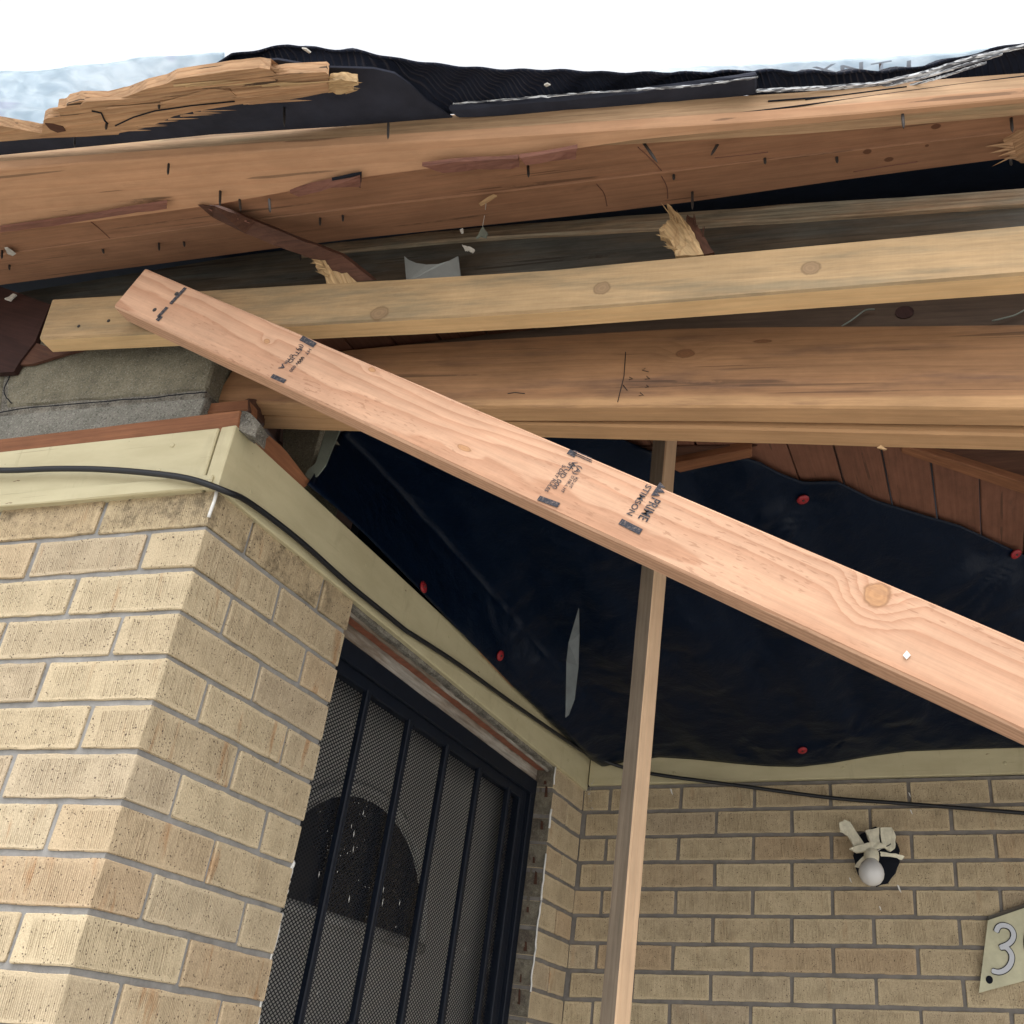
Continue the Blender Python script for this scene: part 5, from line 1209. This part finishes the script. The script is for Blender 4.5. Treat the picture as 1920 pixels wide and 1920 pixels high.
# ---------------------------------------------------------------- cable
cpts = [(-0.5461, -0.0375, 2.4215), (-0.4057, -0.0345, 2.4007), (-0.2976, -0.0324, 2.3925), (-0.2030, -0.0304, 2.3817), (-0.1002, -0.0281, 2.3634), (-0.0297, -0.0264, 2.3458), (0.0205, -0.0045, 2.3321), (0.0238, 0.0549, 2.3467), (0.0383, 0.1851, 2.3524), (0.0546, 0.3388, 2.3484), (0.0680, 0.4625, 2.3496), (0.0787, 0.5608, 2.3509), (0.0819, 0.5885, 2.3537), (0.1046, 0.7880, 2.3711), (0.1365, 1.0735, 2.3871), (0.1747, 1.3784, 2.4052), (0.2032, 1.5616, 2.4159), (0.2806, 1.6280, 2.3986), (0.3854, 1.6326, 2.3747), (0.6285, 1.6533, 2.3451), (0.8466, 1.6679, 2.3183), (1.0299, 1.6759, 2.3050), (1.3867, 1.6914, 2.2788)]
tube('cable', M['cable'], catmull(cpts, 6), 0.005, label='black cable looping from the front frieze along the door head to the porch wall', cat='cable', sides=10)

# ---------------------------------------------------------------- light fixture
fx = empty('wall_light', (0.9311, 1.6929, 2.1558))
tag(fx, 'broken wall light with bare white bulb in front of a dark round hole', 'light fixture')
hc = V((0.9431, 1.6892, 2.1737))
cx = CDIR.normalized(); cz = IUP.normalized()
def disc(c, rx, rz, n=28): return [c + cx * rx * math.cos(2 * math.pi * i / n) + cz * rz * math.sin(2 * math.pi * i / n) for i in range(n)]
slab('hole', M['void'], [q + cx * rnd.uniform(-.003, .003) + cz * rnd.uniform(-.003, .003) for q in disc(hc, 0.056, 0.072)], NC * 0.004, fx)
for k in range(2):
    w0 = hc + cx * (0.018 + 0.012 * k) + cz * 0.03 + NC * 0.006
    tube('wire', M['cable'] if k else M['caulk'], catmull([w0, w0 + NC * 0.03 + cz * 0.01 + cx * 0.008 * k, w0 + NC * 0.045 - cz * 0.012, V((0.9314, 1.6467, 2.1750)) + cx * (0.01 - 0.018 * k)], 6), 0.0013, fx, sides=6)
bc = V((0.9294, 1.6379, 2.1418))
ax = (V((0.9267, 1.6180, 2.1147)) - V((0.9337, 1.6477, 2.1858))).normalized()
sb = V((0.9314, 1.6467, 2.1750))
lathe('socket', M['porcelain'], sb, ax, [(0.012, -0.004), (0.0175, 0.0), (0.0185, 0.012), (0.0175, 0.022), (0.016, 0.030)], fx)
prof = [(0.0155, 0.0), (0.019, 0.006), (0.025, 0.014), (0.029, 0.024), (0.0305, 0.034), (0.029, 0.044), (0.024, 0.054), (0.016, 0.061), (0.007, 0.0645), (0.0, 0.065)]
lathe('bulb', M['bulb'], sb + ax * 0.026, ax, prof, fx, sides=28)
def scrap(pts, th=0.004): slab('broken_mount', M['porcelain'], pts, NC * th, fx, rough=0.0014)
scrap([(0.8586, 1.6590, 2.2481), (0.8725, 1.6595, 2.2565), (0.8866, 1.6602, 2.2526), (0.8863, 1.6603, 2.2336), (0.8973, 1.6608, 2.2257), (0.9036, 1.6612, 2.2084), (0.9178, 1.6580, 2.1945), (0.8890, 1.6568, 2.1899), (0.8784, 1.6601, 2.2173), (0.8609, 1.6593, 2.2277)], 0.008)
scrap([(0.9210, 1.6518, 2.2292), (0.9553, 1.6532, 2.2365), (0.9526, 1.6484, 2.1967), (0.9306, 1.6475, 2.1936)], 0.01)
scrap([(0.9576, 1.6533, 2.2339), (0.9861, 1.6545, 2.2370), (0.9926, 1.6530, 2.2141), (0.9868, 1.6500, 2.1843), (0.9746, 1.6495, 2.1762), (0.9582, 1.6487, 2.1889)], 0.012)
scrap([(0.8781, 1.6454, 2.1819), (0.9218, 1.6471, 2.1961), (0.9538, 1.6455, 2.1961), (0.9680, 1.6462, 2.1859), (0.9394, 1.6430, 2.1795), (0.8940, 1.6451, 2.1715)], 0.01)
scrap([(0.9518, 1.6486, 2.1757), (0.9895, 1.6552, 2.1724), (1.0094, 1.6611, 2.1688), (1.0007, 1.6608, 2.1581), (0.9862, 1.6571, 2.1649), (0.9533, 1.6487, 2.1653)], 0.006)
scrap([(0.8874, 1.6561, 2.1409), (0.9100, 1.6519, 2.1653), (0.9173, 1.6522, 2.1602), (0.8998, 1.6567, 2.1373)], 0.006)

# ---------------------------------------------------------------- number plate
npz = [(1.1834, 1.6927, 2.0276), (1.3800, 1.7006, 2.1005), (1.3211, 1.6995, 1.9205), (1.1404, 1.6922, 1.8653)]
plate = slab('number_plate', M['plate'], npz, NC * 0.003, None, 'cream diamond shaped house number plate with silver digit 3 cut by the frame', 'number plate', xdir=tuple(cx))
def stroke(pts, r, mat, off, name, par):
    P = catmull([V(q) + NC * off for q in pts], 6)
    n = len(P); vs = []; L = []; Rr = []
    for i in range(n):
        t = (P[min(i + 1, n - 1)] - P[max(i - 1, 0)]).normalized(); s_ = t.cross(NC).normalized()
        k = 1.0 if 0 < i < n - 1 else 0.6
        L.append(P[i] + s_ * r * k); Rr.append(P[i] - s_ * r * k)
    return slab(name, mat, L + Rr[::-1], NC * 0.0012, par)
three = [(1.1969, 1.6900, 2.0011), (1.2046, 1.6903, 2.0134), (1.2158, 1.6907, 2.0175), (1.2292, 1.6913, 2.0132), (1.2353, 1.6917, 2.0003), (1.2308, 1.6916, 1.9858), (1.2186, 1.6912, 1.9746), (1.2000, 1.6904, 1.9667)]
three2 = [(1.2000, 1.6904, 1.9667), (1.2140, 1.6910, 1.9673), (1.2227, 1.6915, 1.9559), (1.2230, 1.6916, 1.9431), (1.2162, 1.6915, 1.9288), (1.2042, 1.6910, 1.9177), (1.1896, 1.6904, 1.9124), (1.1750, 1.6898, 1.9151)]
for pts, dz in ((three, 0.0), (three2, 0.0004)):
    stroke(pts, 0.0072, M['black'], 0.0 + dz, 'digit_outline', plate)
    stroke(pts, 0.0052, M['digit'], 0.0016 + dz, 'digit', plate)
zero = [(1.2877, 1.6937, 2.0228), (1.2717, 1.6932, 2.0102), (1.2619, 1.6930, 1.9848), (1.2614, 1.6931, 1.9601), (1.2729, 1.6937, 1.9466)]
stroke(zero, 0.0072, M['black'], 0.0, 'digit_outline', plate)
stroke(zero, 0.0052, M['digit'], 0.0016, 'digit', plate)
slab('screw_hole', M['void'], disc(V((1.1674, 1.6896, 1.8951)), 0.0078, 0.009, 16), NC * 0.0006, plate)
slab('mount_block', M['graywood'], [(1.1832, 1.7027, 2.0365), (1.3594, 1.7097, 2.1066), (1.3522, 1.7095, 2.0916), (1.1854, 1.7028, 2.0268)], NC * 0.008, plate, rough=0.001)

# ---------------------------------------------------------------- bits of fluff and chips
for (pts, m, lab) in (
    ([(0.3625, -0.0300, 2.7418), (0.3703, -0.0300, 2.7365), (0.3778, -0.0300, 2.7325), (0.3857, -0.0300, 2.7250), (0.3827, -0.0300, 2.7199), (0.3748, -0.0300, 2.7274), (0.3685, -0.0300, 2.7277)], 'fluff', 'white fluff bit hanging before the gray ledger plank'),
    ([(0.3648, -0.0500, 2.7536), (0.3690, -0.0500, 2.7561), (0.3708, -0.0500, 2.7475), (0.3674, -0.0500, 2.7460)], 'fluff', 'tiny white fluff bit above the larger fluff by the ledger'),
    ([(0.3859, -0.0300, 2.7504), (0.3943, -0.0300, 2.7743), (0.4039, -0.0300, 2.7579), (0.4021, -0.0300, 2.7490), (0.3917, -0.0300, 2.7549)], 'strap', 'small gray web clump hanging under the eave planks'),
    ([(0.4043, -0.0796, 2.7700), (0.4357, -0.0989, 2.7621), (0.4390, -0.0938, 2.7634), (0.4068, -0.0745, 2.7714)], 'chip', 'pale wood sliver stuck on a nail under the planks'),
    ([(-0.4804, -0.1331, 2.8209), (-0.4729, -0.1333, 2.8203), (-0.4813, -0.1181, 2.8255), (-0.4749, -0.1148, 2.8260), (-0.4889, -0.1082, 2.8289), (-0.4915, -0.1165, 2.8266)], 'fluff', 'white scrap under the eave planks at the left edge'),
    ([(-0.5945, -0.0100, 2.8333), (-0.5836, -0.0100, 2.8380), (-0.5783, -0.0100, 2.8437), (-0.5688, -0.0100, 2.8391), (-0.5789, -0.0100, 2.8261)], 'fluff', 'white scrap on the dark rafter end at the left'),
    ([(0.9478, 0.0900, 2.3603), (0.9527, 0.0900, 2.3622), (0.9593, 0.0900, 2.3554), (0.9541, 0.0900, 2.3561)], 'chip', 'pale wood chip under the header ply at right')):
    slab('scrap' if m != 'chip' else 'wood_chip', M[m], pts, (0, 0.003, 0), None, lab, 'debris', rough=0.0006)
tube('cobweb_thread', M['fluff'], [(0.4184, -0.0827, 2.7703), (0.3952, -0.0300, 2.8027), (0.3943, -0.0300, 2.7743)], 0.0005, label='thin web thread hanging from the pale wood sliver', cat='cobweb', sides=5)
for i in range(26):
    a, b_ = rnd.uniform(0, 6.28), abs(rnd.gauss(0, 0.018))
    q = fC(0.012, -0.02 + 0.03 * math.cos(a * 1.7)) + NC * 0.012 + NB_ * 0.004 + V((b_ * math.cos(a) * .6, 0, b_ * 1.5 * math.sin(a)))
    if i == 0:
        cob = empty('cobweb', q); tag(cob, 'dusty cobweb specks in the porch corner below the frieze', 'cobweb')
    r_ = rnd.uniform(0.0015, 0.0035)
    slab('web_speck', M['fluff'], [q, q + V((r_, 0, r_ * .4)), q + V((r_ * .2, 0, r_ * 1.4))], (0, 0.001, 0), cob)
